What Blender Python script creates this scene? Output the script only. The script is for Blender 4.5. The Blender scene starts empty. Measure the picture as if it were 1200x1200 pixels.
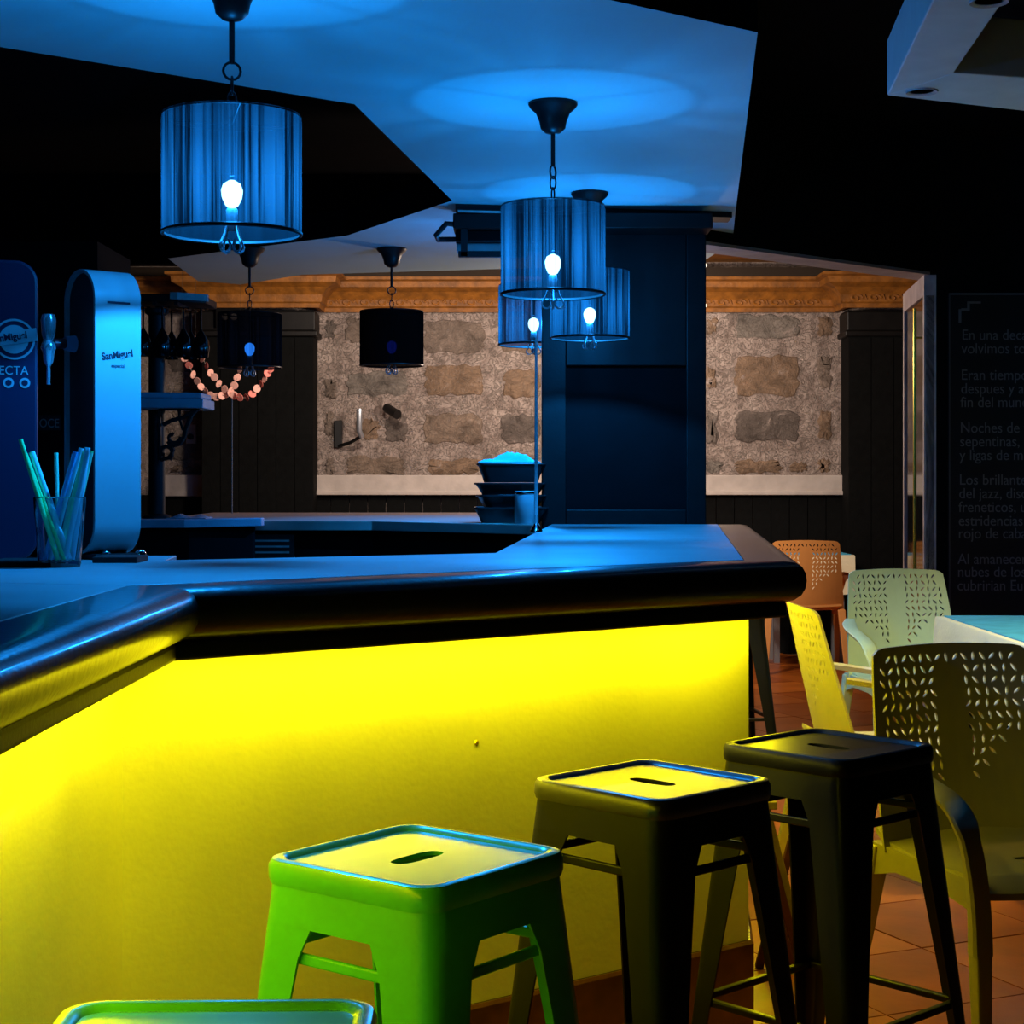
import bpy, bmesh, math, random
from math import sin, cos, pi, radians as R
from mathutils import Vector, Matrix
from mathutils.geometry import delaunay_2d_cdt

random.seed(7)
SC = bpy.context.scene
COL = SC.collection

# ------------------------------------------------------------------ camera, world, exposure
cam_d = bpy.data.cameras.new('camera'); cam = bpy.data.objects.new('camera', cam_d); COL.objects.link(cam)
cam.location = (0, 0, 1.28); cam.rotation_euler = (pi/2, 0, 0)
cam_d.sensor_width = 36; cam_d.lens = 60.0; cam_d.shift_y = -40/1200
cam_d.clip_start = 0.05; cam_d.clip_end = 100
SC.camera = cam
W = bpy.data.worlds.new('night'); SC.world = W; W.use_nodes = True
W.node_tree.nodes['Background'].inputs[0].default_value = (0.10, 0.12, 0.16, 1)
W.node_tree.nodes['Background'].inputs[1].default_value = 0.012
SC.view_settings.view_transform = 'Standard'; SC.view_settings.look = 'None'
SC.view_settings.gamma = 1.0; SC.view_settings.use_curve_mapping = False
SC.view_settings.exposure = 0.0

BLUE = (0.008, 0.295, 1.0)
YELLOW = (1.0, 0.86, 0.004)

def light(name, kind, loc, energy, color, size=None, rot=None, size_y=None, spot=None, blend=0.5):
    d = bpy.data.lights.new(name, kind); d.energy = energy; d.color = color
    o = bpy.data.objects.new(name, d); COL.objects.link(o); o.location = loc
    if rot: o.rotation_euler = rot
    if kind == 'AREA':
        d.shape = 'RECTANGLE'; d.size = size; d.size_y = size_y or size
    elif size is not None:
        d.shadow_soft_size = size
    if spot: d.spot_size = spot; d.spot_blend = blend
    return o

# ------------------------------------------------------------------ materials
MATS = {}
def mat(name, color=(0.5, 0.5, 0.5), rough=0.5, metal=0.0, var=0.0, vscale=8.0, bump=0.0, bscale=40.0, coat=0.0, coat_ior=1.5,
        coat_rough=0.1, spec=0.5, emit=None, estr=0.0, trans=0.0, ior=1.45, alpha=1.0, color2=None, detail=4.0, sheen=0.0):
    m = bpy.data.materials.new(name); m.use_nodes = True; nt = m.node_tree; N = nt.nodes; L = nt.links
    p = N['Principled BSDF']
    p.inputs['Base Color'].default_value = (*color, 1)
    p.inputs['Roughness'].default_value = rough; p.inputs['Metallic'].default_value = metal
    p.inputs['Coat Weight'].default_value = coat; p.inputs['Coat Roughness'].default_value = coat_rough
    p.inputs['Coat IOR'].default_value = coat_ior
    p.inputs['Specular IOR Level'].default_value = spec
    p.inputs['Transmission Weight'].default_value = trans; p.inputs['IOR'].default_value = ior
    p.inputs['Alpha'].default_value = alpha
    if emit: p.inputs['Emission Color'].default_value = (*emit, 1); p.inputs['Emission Strength'].default_value = estr
    tc = N.new('ShaderNodeTexCoord')
    if var > 0 or color2:
        n = N.new('ShaderNodeTexNoise'); n.inputs['Scale'].default_value = vscale; n.inputs['Detail'].default_value = detail
        L.new(tc.outputs['Object'], n.inputs['Vector'])
        r = N.new('ShaderNodeValToRGB')
        c2 = color2 or tuple(c*(1-var) for c in color)
        c1 = color if color2 else tuple(min(1, c*(1+var*0.5)) for c in color)
        r.color_ramp.elements[0].color = (*c2, 1); r.color_ramp.elements[1].color = (*c1, 1)
        r.color_ramp.elements[0].position = 0.35; r.color_ramp.elements[1].position = 0.65
        L.new(n.outputs['Fac'], r.inputs['Fac']); L.new(r.outputs['Color'], p.inputs['Base Color'])
    if bump > 0:
        n2 = N.new('ShaderNodeTexNoise'); n2.inputs['Scale'].default_value = bscale; n2.inputs['Detail'].default_value = 5
        L.new(tc.outputs['Object'], n2.inputs['Vector'])
        b = N.new('ShaderNodeBump'); b.inputs['Strength'].default_value = bump; b.inputs['Distance'].default_value = 0.01
        L.new(n2.outputs['Fac'], b.inputs['Height']); L.new(b.outputs['Normal'], p.inputs['Normal'])
    MATS[name] = m
    return m

mat('black_paint', (0.0022, 0.0022, 0.0026), 0.7, spec=0.12, var=0.3, bump=0.1)
mat('black_matte', (0.004, 0.004, 0.0045), 0.9, var=0.2, spec=0.1)
mat('black_wood', (0.0040, 0.0036, 0.0032), 0.5, spec=0.3, var=0.4, vscale=12, bump=0.08, bscale=120)
mat('black_board', (0.0030, 0.0034, 0.0034), 0.8, spec=0.12, var=0.3, vscale=20, bump=0.15, bscale=90)
mat('nosing', (0.012, 0.010, 0.010), 0.30, var=0.3, vscale=9, bump=0.12, bscale=55, coat=0.4)
mat('laminate', (0.31, 0.315, 0.32), 0.48, var=0.12, vscale=5, bump=0.02, bscale=150)
mat('panel_plaster', (0.72, 0.71, 0.66), 0.62, color2=(0.60, 0.59, 0.53), vscale=2.2, bump=0.09, bscale=85, detail=8)
mat('plinth_tile', (0.10, 0.035, 0.016), 0.22, var=0.3, vscale=14, bump=0.05, coat=0.5)
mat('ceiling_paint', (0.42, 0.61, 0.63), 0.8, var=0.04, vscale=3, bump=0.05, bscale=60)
mat('upper_black', (0.005, 0.005, 0.0055), 0.95, var=0.2, spec=0.05)
mat('frame_paint', (0.58, 0.66, 0.64), 0.6, var=0.08, bump=0.05)
mat('grout', (0.10, 0.045, 0.022), 0.8, var=0.3, bump=0.2)
for k, c in enumerate([(0.34, 0.088, 0.009), (0.30, 0.072, 0.007), (0.40, 0.108, 0.011), (0.27, 0.063, 0.006)]):
    mat('terracotta%d' % k, c, 0.32, var=0.22, vscale=5, bump=0.05, bscale=30, coat=0.08, coat_rough=0.2)
def masonry(name, stops, scale, veins):
    m = bpy.data.materials.new(name); m.use_nodes = True; nt = m.node_tree; N = nt.nodes; L = nt.links; p = N['Principled BSDF']
    p.inputs['Roughness'].default_value = 0.92; p.inputs['Specular IOR Level'].default_value = 0.15
    tc = N.new('ShaderNodeTexCoord'); geo = N.new('ShaderNodeNewGeometry')
    n = N.new('ShaderNodeTexNoise'); n.inputs['Scale'].default_value = scale; n.inputs['Detail'].default_value = 9; n.inputs['Roughness'].default_value = 0.68; n.inputs['Distortion'].default_value = 0.6
    L.new(geo.outputs['Position'], n.inputs['Vector'])
    r = N.new('ShaderNodeValToRGB'); e = r.color_ramp.elements
    while len(e) < len(stops): e.new(0.5)
    for k, (pos, c) in enumerate(stops): e[k].position = pos; e[k].color = (*c, 1)
    L.new(n.outputs['Fac'], r.inputs['Fac'])
    v = N.new('ShaderNodeTexNoise'); v.inputs['Scale'].default_value = 19; v.inputs['Detail'].default_value = 4; v.inputs['Distortion'].default_value = 1.8
    L.new(geo.outputs['Position'], v.inputs['Vector'])
    a = N.new('ShaderNodeMath'); a.operation = 'SUBTRACT'; a.inputs[1].default_value = 0.5; L.new(v.outputs['Fac'], a.inputs[0])
    b = N.new('ShaderNodeMath'); b.operation = 'ABSOLUTE'; L.new(a.outputs[0], b.inputs[0])
    c = N.new('ShaderNodeMapRange'); c.inputs['From Min'].default_value = 0.0; c.inputs['From Max'].default_value = 0.035; c.inputs['To Min'].default_value = veins; c.inputs['To Max'].default_value = 0.0
    L.new(b.outputs[0], c.inputs['Value'])
    mx = N.new('ShaderNodeMix'); mx.data_type = 'RGBA'; mx.inputs['B'].default_value = (0.56, 0.48, 0.42, 1)
    L.new(c.outputs['Result'], mx.inputs['Factor']); L.new(r.outputs['Color'], mx.inputs['A']); L.new(mx.outputs['Result'], p.inputs['Base Color'])
    s2 = N.new('ShaderNodeMath'); s2.operation = 'MULTIPLY_ADD'; s2.inputs[1].default_value = 0.35; L.new(c.outputs['Result'], s2.inputs[0]); L.new(n.outputs['Fac'], s2.inputs[2])
    bp = N.new('ShaderNodeBump'); bp.inputs['Strength'].default_value = 1.0; bp.inputs['Distance'].default_value = 0.05
    L.new(s2.outputs[0], bp.inputs['Height']); L.new(bp.outputs['Normal'], p.inputs['Normal']); MATS[name] = m
MORT = (0.42, 0.345, 0.305)
masonry('mortar', [(0.30, (0.16, 0.125, 0.105)), (0.46, (0.30, 0.24, 0.21)), (0.62, MORT), (0.75, (0.50, 0.42, 0.375))], 7.5, 0.75)
for k, c in enumerate([(0.19, 0.150, 0.122), (0.155, 0.130, 0.112), (0.22, 0.165, 0.125), (0.19, 0.168, 0.146), (0.22, 0.150, 0.10), (0.13, 0.108, 0.094)]):
    masonry('stone%d' % k, [(0.30, tuple(v*0.45 for v in c)), (0.48, c), (0.60, tuple(v*1.25 for v in c)), (0.70, MORT)], 7.5, 0.22)
mat('sill_plaster', (0.46, 0.41, 0.37), 0.85, var=0.12, vscale=9, bump=0.2)
mat('ochre', (0.25, 0.090, 0.008), 0.6, var=0.35, vscale=14, bump=0.35, bscale=45)
mat('gap_shade', (0.02, 0.012, 0.006), 0.9)
mat('lintel_grey', (0.36, 0.31, 0.31), 0.7, var=0.2, bump=0.2)
mat('steel_frame', (0.50, 0.47, 0.46), 0.5, metal=0.1, var=0.3, bump=0.1)
mat('brass', (0.75, 0.55, 0.08), 0.3, metal=0.8)
mat('dark_glass', (0.004, 0.004, 0.004), 0.08)
mat('board_black', (0.006, 0.0062, 0.007), 0.6, var=0.15, bump=0.05)
mat('chalk_print', (0.16, 0.165, 0.17), 0.8)
mat('board_line', (0.09, 0.092, 0.09), 0.6)
mat('iron', (0.008, 0.008, 0.008), 0.5, metal=0.3)
mat('lamp_metal', (0.020, 0.018, 0.018), 0.42, metal=0.6, bump=0.05)
mat('scroll_metal', (0.35, 0.38, 0.42), 0.35, metal=0.6)
mat('chrome', (0.82, 0.84, 0.88), 0.08, metal=1.0)
mat('steel_pale', (0.62, 0.64, 0.66), 0.35, metal=0.25)
mat('tap_chrome', (0.75, 0.77, 0.80), 0.16, metal=0.75)
mat('tower_white', (0.36, 0.37, 0.38), 0.35, var=0.06, vscale=4, coat=0.3)
mat('tower_side', (0.010, 0.020, 0.018), 0.35, bump=0.05)
mat('tower_navy', (0.008, 0.008, 0.035), 0.5)
mat('navy_print', (0.006, 0.008, 0.03), 0.5)
mat('maroon_print', (0.05, 0.01, 0.02), 0.5)
mat('pale_print', (0.30, 0.38, 0.40), 0.5)
mat('collar_red', (0.12, 0.012, 0.02), 0.4)
mat('purple_knob', (0.30, 0.26, 0.38), 0.5)
mat('cloth_white', (0.74, 0.68, 0.46), 0.85, bump=0.2, bscale=60)
mat('cloth_blue', (0.05, 0.36, 0.56), 0.75, var=0.15, vscale=12, bump=0.2, bscale=40)
mat('towel_blue', (0.10, 0.55, 0.55), 0.9, bump=0.15, bscale=60)
mat('tray_black', (0.012, 0.012, 0.013), 0.45, bump=0.05)
mat('counter_beige', (0.50, 0.42, 0.38), 0.55, var=0.1, bump=0.05)
mat('slab_grey', (0.34, 0.40, 0.50), 0.55, var=0.15, bump=0.1)
mat('garland_pink', (0.75, 0.22, 0.18), 0.7)
mat('garland_pale', (0.80, 0.42, 0.34), 0.7)
mat('cord', (0.35, 0.30, 0.26), 0.7)
mat('pale_lens', (0.55, 0.50, 0.46), 0.4)
mat('wood_red', (0.10, 0.022, 0.012), 0.45, var=0.4, vscale=18, bump=0.1)
mat('wood_olive', (0.30, 0.22, 0.09), 0.5, var=0.3, vscale=18, bump=0.1)
mat('chair_sage', (0.62, 0.72, 0.36), 0.42, var=0.06, bump=0.03)
mat('chair_beige', (0.60, 0.55, 0.42), 0.42, var=0.06, bump=0.03)
mat('chair_olive', (0.36, 0.32, 0.20), 0.42, var=0.06, bump=0.03)
mat('chair_orange', (0.62, 0.27, 0.07), 0.42, var=0.06, bump=0.03)
mat('stool_green', (0.075, 0.64, 0.11), 0.30, var=0.08, bump=0.02, coat=1.0, coat_ior=1.5, coat_rough=0.22)
mat('stool_teal', (0.10, 0.68, 0.20), 0.30, var=0.08, bump=0.02, coat=1.0, coat_ior=1.65, coat_rough=0.22)
mat('stool_black', (0.0045, 0.0045, 0.004), 0.45, spec=0.3, var=0.15, bump=0.03, coat=0.2, coat_ior=1.5, coat_rough=0.25)
mat('seat_worn', (0.014, 0.014, 0.012), 0.35, var=0.15, bump=0.03, coat=1.0, coat_ior=1.8, coat_rough=0.24)
mat('stool_char', (0.0045, 0.0045, 0.004), 0.42, spec=0.3, var=0.15, bump=0.03, coat=0.2, coat_ior=1.6, coat_rough=0.22)
mat('rubber', (0.01, 0.01, 0.01), 0.8)
mat('led_yellow', (0.8, 0.7, 0.1), 0.5, emit=(1, 0.84, 0.01), estr=5)
mat('lens_glow', (0.3, 0.3, 0.28), 0.3)
mat('globe_glow', (0.8, 0.75, 0.65), 0.4, emit=(1.0, 0.80, 0.58), estr=2.2)
mat('straw_green', (0.05, 0.95, 0.30), 0.4)
mat('straw_blue', (0.15, 0.55, 0.95), 0.4)
mat('straw_mint', (0.30, 0.95, 0.62), 0.4)
mat('straw_pale', (0.55, 0.90, 0.95), 0.4)
mat('glass', (0.92, 0.96, 0.98), 0.03, trans=1.0, ior=1.35)

def glow_glass(name, color, strength, tfac=0.6):
    m = bpy.data.materials.new(name); m.use_nodes = True; nt = m.node_tree; N = nt.nodes; L = nt.links
    N.remove(N['Principled BSDF']); out = N['Material Output']
    t = N.new('ShaderNodeBsdfTransparent'); e = N.new('ShaderNodeEmission')
    e.inputs[0].default_value = (*color, 1); e.inputs[1].default_value = strength
    x = N.new('ShaderNodeMixShader'); x.inputs[0].default_value = 1-tfac
    L.new(t.outputs[0], x.inputs[1]); L.new(e.outputs[0], x.inputs[2]); L.new(x.outputs[0], out.inputs[0])
    MATS[name] = m
glow_glass('bulb_lit', (0.30, 0.75, 1.0), 120.0, 0.9)
glow_glass('bulb_dim', (0.02, 0.22, 1.0), 7.0)
glow_glass('bulb_glint', (0.02, 0.05, 0.9), 2.0)  # weak blue emission stands in for a reflection on the unlit bulb

def fabric(name, thread, lining, sheer):
    """pleated sheer fabric: uneven vertical threads round the drum, paler lining on its inner side"""
    m = bpy.data.materials.new(name); m.use_nodes = True; nt = m.node_tree; N = nt.nodes; L = nt.links
    N.remove(N['Principled BSDF']); out = N['Material Output']
    tc = N.new('ShaderNodeTexCoord'); sp = N.new('ShaderNodeSeparateXYZ'); L.new(tc.outputs['Object'], sp.inputs[0])
    at = N.new('ShaderNodeMath'); at.operation = 'ARCTAN2'; L.new(sp.outputs['Y'], at.inputs[0]); L.new(sp.outputs['X'], at.inputs[1])
    cx = N.new('ShaderNodeCombineXYZ'); L.new(at.outputs[0], cx.inputs['X'])
    zm = N.new('ShaderNodeMath'); zm.operation = 'MULTIPLY'; zm.inputs[1].default_value = 0.05
    L.new(sp.outputs['Z'], zm.inputs[0]); L.new(zm.outputs[0], cx.inputs['Y'])
    n = N.new('ShaderNodeTexNoise'); n.inputs['Scale'].default_value = 15; n.inputs['Detail'].default_value = 3; n.inputs['Roughness'].default_value = 0.8
    L.new(cx.outputs[0], n.inputs['Vector'])
    n2 = N.new('ShaderNodeTexNoise'); n2.inputs['Scale'].default_value = 2.2; n2.inputs['Detail'].default_value = 1
    L.new(cx.outputs[0], n2.inputs['Vector'])
    ad = N.new('ShaderNodeMath'); ad.operation = 'MULTIPLY_ADD'; ad.inputs[1].default_value = 0.7; L.new(n2.outputs['Fac'], ad.inputs[0]); L.new(n.outputs['Fac'], ad.inputs[2])
    r = N.new('ShaderNodeMapRange'); r.inputs['From Min'].default_value = 0.75; r.inputs['From Max'].default_value = 0.94
    L.new(ad.outputs[0], r.inputs['Value'])
    sh = N.new('ShaderNodeMath'); sh.operation = 'MULTIPLY_ADD'; sh.inputs[1].default_value = sheer*0.35; sh.inputs[2].default_value = sheer*0.55; L.new(r.outputs['Result'], sh.inputs[0])
    mx = N.new('ShaderNodeMix'); mx.data_type = 'RGBA'
    mx.inputs['A'].default_value = (*tuple(c*0.04 for c in thread), 1); mx.inputs['B'].default_value = (*thread, 1); L.new(r.outputs['Result'], mx.inputs['Factor'])
    tr = N.new('ShaderNodeBsdfTransparent')
    tl = N.new('ShaderNodeBsdfTranslucent'); L.new(mx.outputs['Result'], tl.inputs['Color'])
    df = N.new('ShaderNodeBsdfDiffuse'); df.inputs['Color'].default_value = (*lining, 1)
    a = N.new('ShaderNodeAddShader'); L.new(tl.outputs[0], a.inputs[0]); L.new(df.outputs[0], a.inputs[1])
    b = N.new('ShaderNodeMixShader'); L.new(sh.outputs[0], b.inputs[0]); L.new(a.outputs[0], b.inputs[1]); L.new(tr.outputs[0], b.inputs[2])
    L.new(b.outputs[0], out.inputs[0]); MATS[name] = m
fabric('shade_fabric', (0.015, 0.015, 0.017), (0.0030, 0.0034, 0.0038), 0.24)
fabric('top_dimmer', (0.010, 0.010, 0.012), (0.006, 0.006, 0.007), 0.0)  # for the added disc that dims light leaving the shade top
for nd in MATS['top_dimmer'].node_tree.nodes:
    if nd.type == 'MATH' and nd.operation == 'MULTIPLY_ADD' and abs(nd.inputs[1].default_value) < 1e-6: nd.inputs[2].default_value = 0.25
fabric('shade_dark', (0.002, 0.002, 0.003), (0.003, 0.003, 0.003), 0.05)

# ------------------------------------------------------------------ mesh helpers
class MB:
    def __init__(s): s.v = []; s.f = []
    def add(s, vs, fs):
        o = len(s.v); s.v += [tuple(v) for v in vs]; s.f += [tuple(i+o for i in f) for f in fs]; return s
    def box(s, x0, x1, y0, y1, z0, z1):
        return s.add([(x0, y0, z0), (x1, y0, z0), (x1, y1, z0), (x0, y1, z0), (x0, y0, z1), (x1, y0, z1), (x1, y1, z1), (x0, y1, z1)],
                     [(0, 3, 2, 1), (4, 5, 6, 7), (0, 1, 5, 4), (1, 2, 6, 5), (2, 3, 7, 6), (3, 0, 4, 7)])
    def prism(s, poly, z0, z1):
        n = len(poly)
        return s.add([(x, y, z0) for x, y in poly]+[(x, y, z1) for x, y in poly],
                     [tuple(range(n-1, -1, -1)), tuple(range(n, 2*n))]+[(i, (i+1) % n, n+(i+1) % n, n+i) for i in range(n)])
    def lathe(s, prof, seg=24, c=(0, 0, 0), cap=True):
        o = []; n = len(prof)
        for r, z in prof:
            for k in range(seg):
                a = 2*pi*k/seg; o.append((c[0]+r*cos(a), c[1]+r*sin(a), c[2]+z))
        f = []
        for i in range(n-1):
            for k in range(seg):
                k2 = (k+1) % seg; f.append((i*seg+k, i*seg+k2, (i+1)*seg+k2, (i+1)*seg+k))
        if cap:
            f.append(tuple(range(seg-1, -1, -1))); f.append(tuple((n-1)*seg+k for k in range(seg)))
        return s.add(o, f)
    def tube(s, pts, r, seg=8, closed=False):
        P = [Vector(p) for p in pts]; n = len(P); rs = r if isinstance(r, (list, tuple)) else [r]*n
        vs = []; up = None
        for i in range(n):
            if closed: t = (P[(i+1) % n]-P[i-1]).normalized()
            else: t = (P[min(i+1, n-1)]-P[max(i-1, 0)]).normalized()
            if up is None:
                up = Vector((0, 0, 1)) if abs(t.z) < 0.9 else Vector((1, 0, 0))
            a = (up-t*up.dot(t)).normalized(); b = t.cross(a); up = a
            for k in range(seg):
                q = 2*pi*k/seg; vs.append(P[i]+(a*cos(q)+b*sin(q))*rs[i])
        f = []
        for i in range(n if closed else n-1):
            j = (i+1) % n
            for k in range(seg):
                k2 = (k+1) % seg; f.append((i*seg+k, i*seg+k2, j*seg+k2, j*seg+k))
        if not closed: f += [tuple(range(seg-1, -1, -1)), tuple((n-1)*seg+k for k in range(seg))]
        return s.add(vs, f)
    def rings(s, rings, cap=True, closed=True):
        n = len(rings[0]); vs = [p for r in rings for p in r]; f = []
        for i in range(len(rings)-1):
            for k in range(n if closed else n-1):
                k2 = (k+1) % n; f.append((i*n+k, i*n+k2, (i+1)*n+k2, (i+1)*n+k))
        if cap: f += [tuple(range(n-1, -1, -1)), tuple((len(rings)-1)*n+k for k in range(n))]
        return s.add(vs, f)
    def mesh(s, name, m, smooth=False, fix=True):
        me = bpy.data.meshes.new(name); me.from_pydata(s.v, [], s.f)
        if fix:
            b = bmesh.new(); b.from_mesh(me); bmesh.ops.recalc_face_normals(b, faces=b.faces); b.to_mesh(me); b.free()
        me.materials.append(MATS[m] if isinstance(m, str) else m)
        if smooth:
            for p in me.polygons: p.use_smooth = True
            try: me.set_sharp_from_angle(angle=R(38))
            except Exception: pass
        return me
    def build(s, name, m, parent=None, smooth=False, bevel=0.0, label=None):
        o = bpy.data.objects.new(name, s.mesh(name, m, smooth)); COL.objects.link(o)
        if parent: o.parent = parent
        if bevel:
            b = o.modifiers.new('edge', 'BEVEL'); b.width = bevel; b.segments = 2; b.limit_method = 'ANGLE'; b.angle_limit = R(35)
        if label: o['label'] = label
        return o

def tag(o, label, cat, group=None, kind=None):
    o['label'] = label; o['category'] = cat
    if group: o['group'] = group
    if kind: o['kind'] = kind
    return o
def empty(name, loc=(0, 0, 0), rz=0.0):
    o = bpy.data.objects.new(name, None); COL.objects.link(o); o.location = loc; o.rotation_euler = (0, 0, rz); o.empty_display_size = 0.1
    return o
def struct(name, mb, m, label, cat, bevel=0.0, smooth=False):
    o = mb.build(name, m, bevel=bevel, smooth=smooth); o['kind'] = 'structure'; o['label'] = label; o['category'] = cat; return o
def copy_tree(o, parent=None):
    c = o.copy(); COL.objects.link(c); c.parent = parent
    for ch in [k for k in list(bpy.data.objects) if k.parent == o]: copy_tree(ch, c)
    return c
def letters(name, body, size, m, parent, loc, rot, align='LEFT', shear=0.0, ext=0.0008, bold=0.0, sx=1.0):
    cu = bpy.data.curves.new(name, 'FONT'); cu.body = body; cu.size = size; cu.extrude = ext; cu.align_x = align; cu.shear = shear; cu.offset = bold
    t = bpy.data.objects.new(name+'_tmp', cu); COL.objects.link(t)
    dg = bpy.context.evaluated_depsgraph_get(); me = bpy.data.meshes.new_from_object(t.evaluated_get(dg))
    bpy.data.objects.remove(t); me.materials.clear(); me.materials.append(MATS[m])
    o = bpy.data.objects.new(name, me); COL.objects.link(o); o.parent = parent; o.location = loc; o.rotation_euler = rot; o.scale = (sx, 1, 1)
    return o

def line_x(p, d, q, e):
    den = d[0]*e[1]-d[1]*e[0]; t = ((q[0]-p[0])*e[1]-(q[1]-p[1])*e[0])/den
    return (p[0]+d[0]*t, p[1]+d[1]*t)
def offset_path(path, e):
    seg = []
    for a, b in zip(path, path[1:]):
        L = math.hypot(b[0]-a[0], b[1]-a[1]); d = ((b[0]-a[0])/L, (b[1]-a[1])/L); n = (d[1], -d[0])
        seg.append(((a[0]+n[0]*e, a[1]+n[1]*e), d, (b[0]+n[0]*e, b[1]+n[1]*e)))
    out = [seg[0][0]]
    for s, t in zip(seg, seg[1:]): out.append(line_x(s[0], s[1], t[0], t[1]))
    return out+[seg[-1][2]]
def sweep_segment(path, prof, i, gap=0.0):
    """one straight piece, mitred at its corners, of a profile of (outward, height) pairs swept along a path"""
    A = []; B = []
    for e, z in prof:
        p = offset_path(path, e); A.append((*p[i], z)); B.append((*p[i+1], z))
    return MB().rings([A, B])

# ------------------------------------------------------------------ the setting
# floor: grout bed and single tiles
fl = struct('floor', MB().box(-4.5, 5.0, -1.5, 12.6, -0.05, -0.006), 'grout', 'terracotta tiled floor of the bar room', 'floor')
tiles = []
T = 0.44
tm = [MB().box(-T/2+0.003, T/2-0.003, -T/2+0.003, T/2-0.003, -0.006, 0.0).mesh('tile', 'terracotta%d' % k) for k in range(4)]
rot = R(24)
cnt = 0
cand = []
for i in range(-30, 40):
    for j in range(-30, 40):
        x = i*T; y = j*T; X = x*cos(rot)-y*sin(rot)+0.2; Y = x*sin(rot)+y*cos(rot)+4.0
        if -0.6 < X < 3.4 and 1.6 < Y < 12.4 and X < 0.38*Y+0.9 and X > -0.35*Y+0.1: cand.append((Y, X))
cand.sort()
for Y, X in cand[:290]:
    o = bpy.data.objects.new('tile', random.choice(tm)); COL.objects.link(o); o.parent = fl
    o.location = (X, Y, random.uniform(-0.0008, 0.0006)); o.rotation_euler = (0, 0, rot)

# lower ceiling (painted white) with a dark opening on the left, black fascia
CZ = 2.37
cpoly = [(-3.0, 1.47), (0.224, 3.893), (0.601, 4.176), (0.915, 6.987), (1.02, 7.9), (0.95, 8.75), (-0.058, 8.90), (-1.127, 9.16), (-1.53, 9.62), (-1.74, 9.45),
         (-1.71, 8.48), (-0.741, 7.676), (-0.235, 6.708), (-0.46, 4.977), (-1.295, 4.317), (-3.0, 2.97)]
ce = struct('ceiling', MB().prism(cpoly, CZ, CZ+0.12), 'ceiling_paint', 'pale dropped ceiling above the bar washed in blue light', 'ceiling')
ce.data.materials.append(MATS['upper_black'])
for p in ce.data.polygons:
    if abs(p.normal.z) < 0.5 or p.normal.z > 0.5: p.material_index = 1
struct('ceiling', MB().box(-4.5, 5.0, -1.5, 9.7, 3.0, 3.1), 'upper_black', 'black upper ceiling above the dropped ceiling', 'ceiling')
struct('ceiling', MB().box(-4.5, 5.0, 9.76, 12.6, 2.86, 3.0), 'ochre', 'ochre ceiling of the far room', 'ceiling')
struct('dark_screen', MB().box(-4.5, 1.0, 9.66, 9.76, 2.49, 3.0), 'upper_black', 'black screen added to keep the ceiling opening dark', 'wall')  # added to block the lit ochre ceiling behind the opening
struct('wall_left', MB().box(-4.6, -4.5, -1.5, 12.6, -0.05, 3.0), 'upper_black', 'black side wall behind the bar', 'wall')
struct('wall_right', MB().box(5.0, 5.1, -1.5, 12.6, -0.05, 3.0), 'upper_black', 'black side wall past the tables', 'wall')
struct('wall_front', MB().box(-4.6, 5.1, -1.6, -1.5, -0.05, 3.0), 'black_matte', 'black wall behind the viewer', 'wall')

# far stone wall
BY = 12.5
wb = struct('wall_back', MB().box(-4.5, 5.0, BY, BY+0.2, -0.05, 2.9), 'mortar', 'rough stone wall with broad pale mortar at the far end', 'wall')
def stone_mesh(w, h, seed):
    rnd = random.Random(seed); n = 28; base = []; rim = []
    for k in range(n):
        a = 2*pi*(k+0.5)/n; ca, sa = cos(a), sin(a)
        rr = (abs(ca)**9+abs(sa)**9)**(-1/9)
        jx, jz = rnd.uniform(-0.022, 0.012), rnd.uniform(-0.020, 0.012)
        bx, bz = ca*rr*(w/2+jx), sa*rr*(h/2+jz)
        base.append((bx, 0.006, bz)); rim.append((bx*(1-0.018/w), -rnd.uniform(0.003, 0.010), bz*(1-0.018/h)))
    mid = [(x*0.55+rnd.uniform(-.015, .015), -rnd.uniform(0.006, 0.018), z*0.55+rnd.uniform(-.012, .012)) for x, y, z in rim]
    m = MB().rings([base, rim, mid], cap=False); m.add(mid, [tuple(range(n-1, -1, -1))]); return m
STONES = [(827, 372, 842, 392), (860, 368, 939, 398), (957, 370, 976, 395), (826, 430, 840, 457), (860, 415, 938, 466), (957, 416, 976, 457), (826, 480, 842, 521), (860, 480, 939, 519), (957, 479, 976, 517), (826, 538, 848, 555), (860, 538, 917, 556), (925, 540, 947, 554), (957, 537, 974, 554),
          (404, 370, 432, 402), (380, 374, 395, 398), (404, 434, 480, 465), (496, 426, 567, 465), (588, 432, 634, 467), (494, 484, 569, 522), (586, 484, 634, 522), (451, 486, 479, 519), (422, 490, 446, 516), (381, 536, 393, 557), (404, 534, 476, 558), (501, 537, 565, 558), (584, 536, 634, 558),
          (494, 374, 569, 416), (584, 378, 634, 414), (379, 444, 395, 467), (379, 482, 392, 512), (440, 376, 480, 412), (196, 395, 240, 440), (200, 456, 243, 492), (196, 508, 240, 540), (198, 546, 240, 556)]
rs = random.Random(11)
for (a, b, c, d) in STONES:
    k = BY/2000; w, h = (c-a)*k*0.97, (d-b)*k*0.96
    m = stone_mesh(w, h, rs.random()).mesh('stone', 'stone%d' % rs.randrange(6), smooth=True)
    o = bpy.data.objects.new('stone', m); COL.objects.link(o); o.parent = wb
    o.location = (((a+c)/2-600)*k, BY-0.001, 1.28+(560-(b+d)/2)*k)
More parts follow.
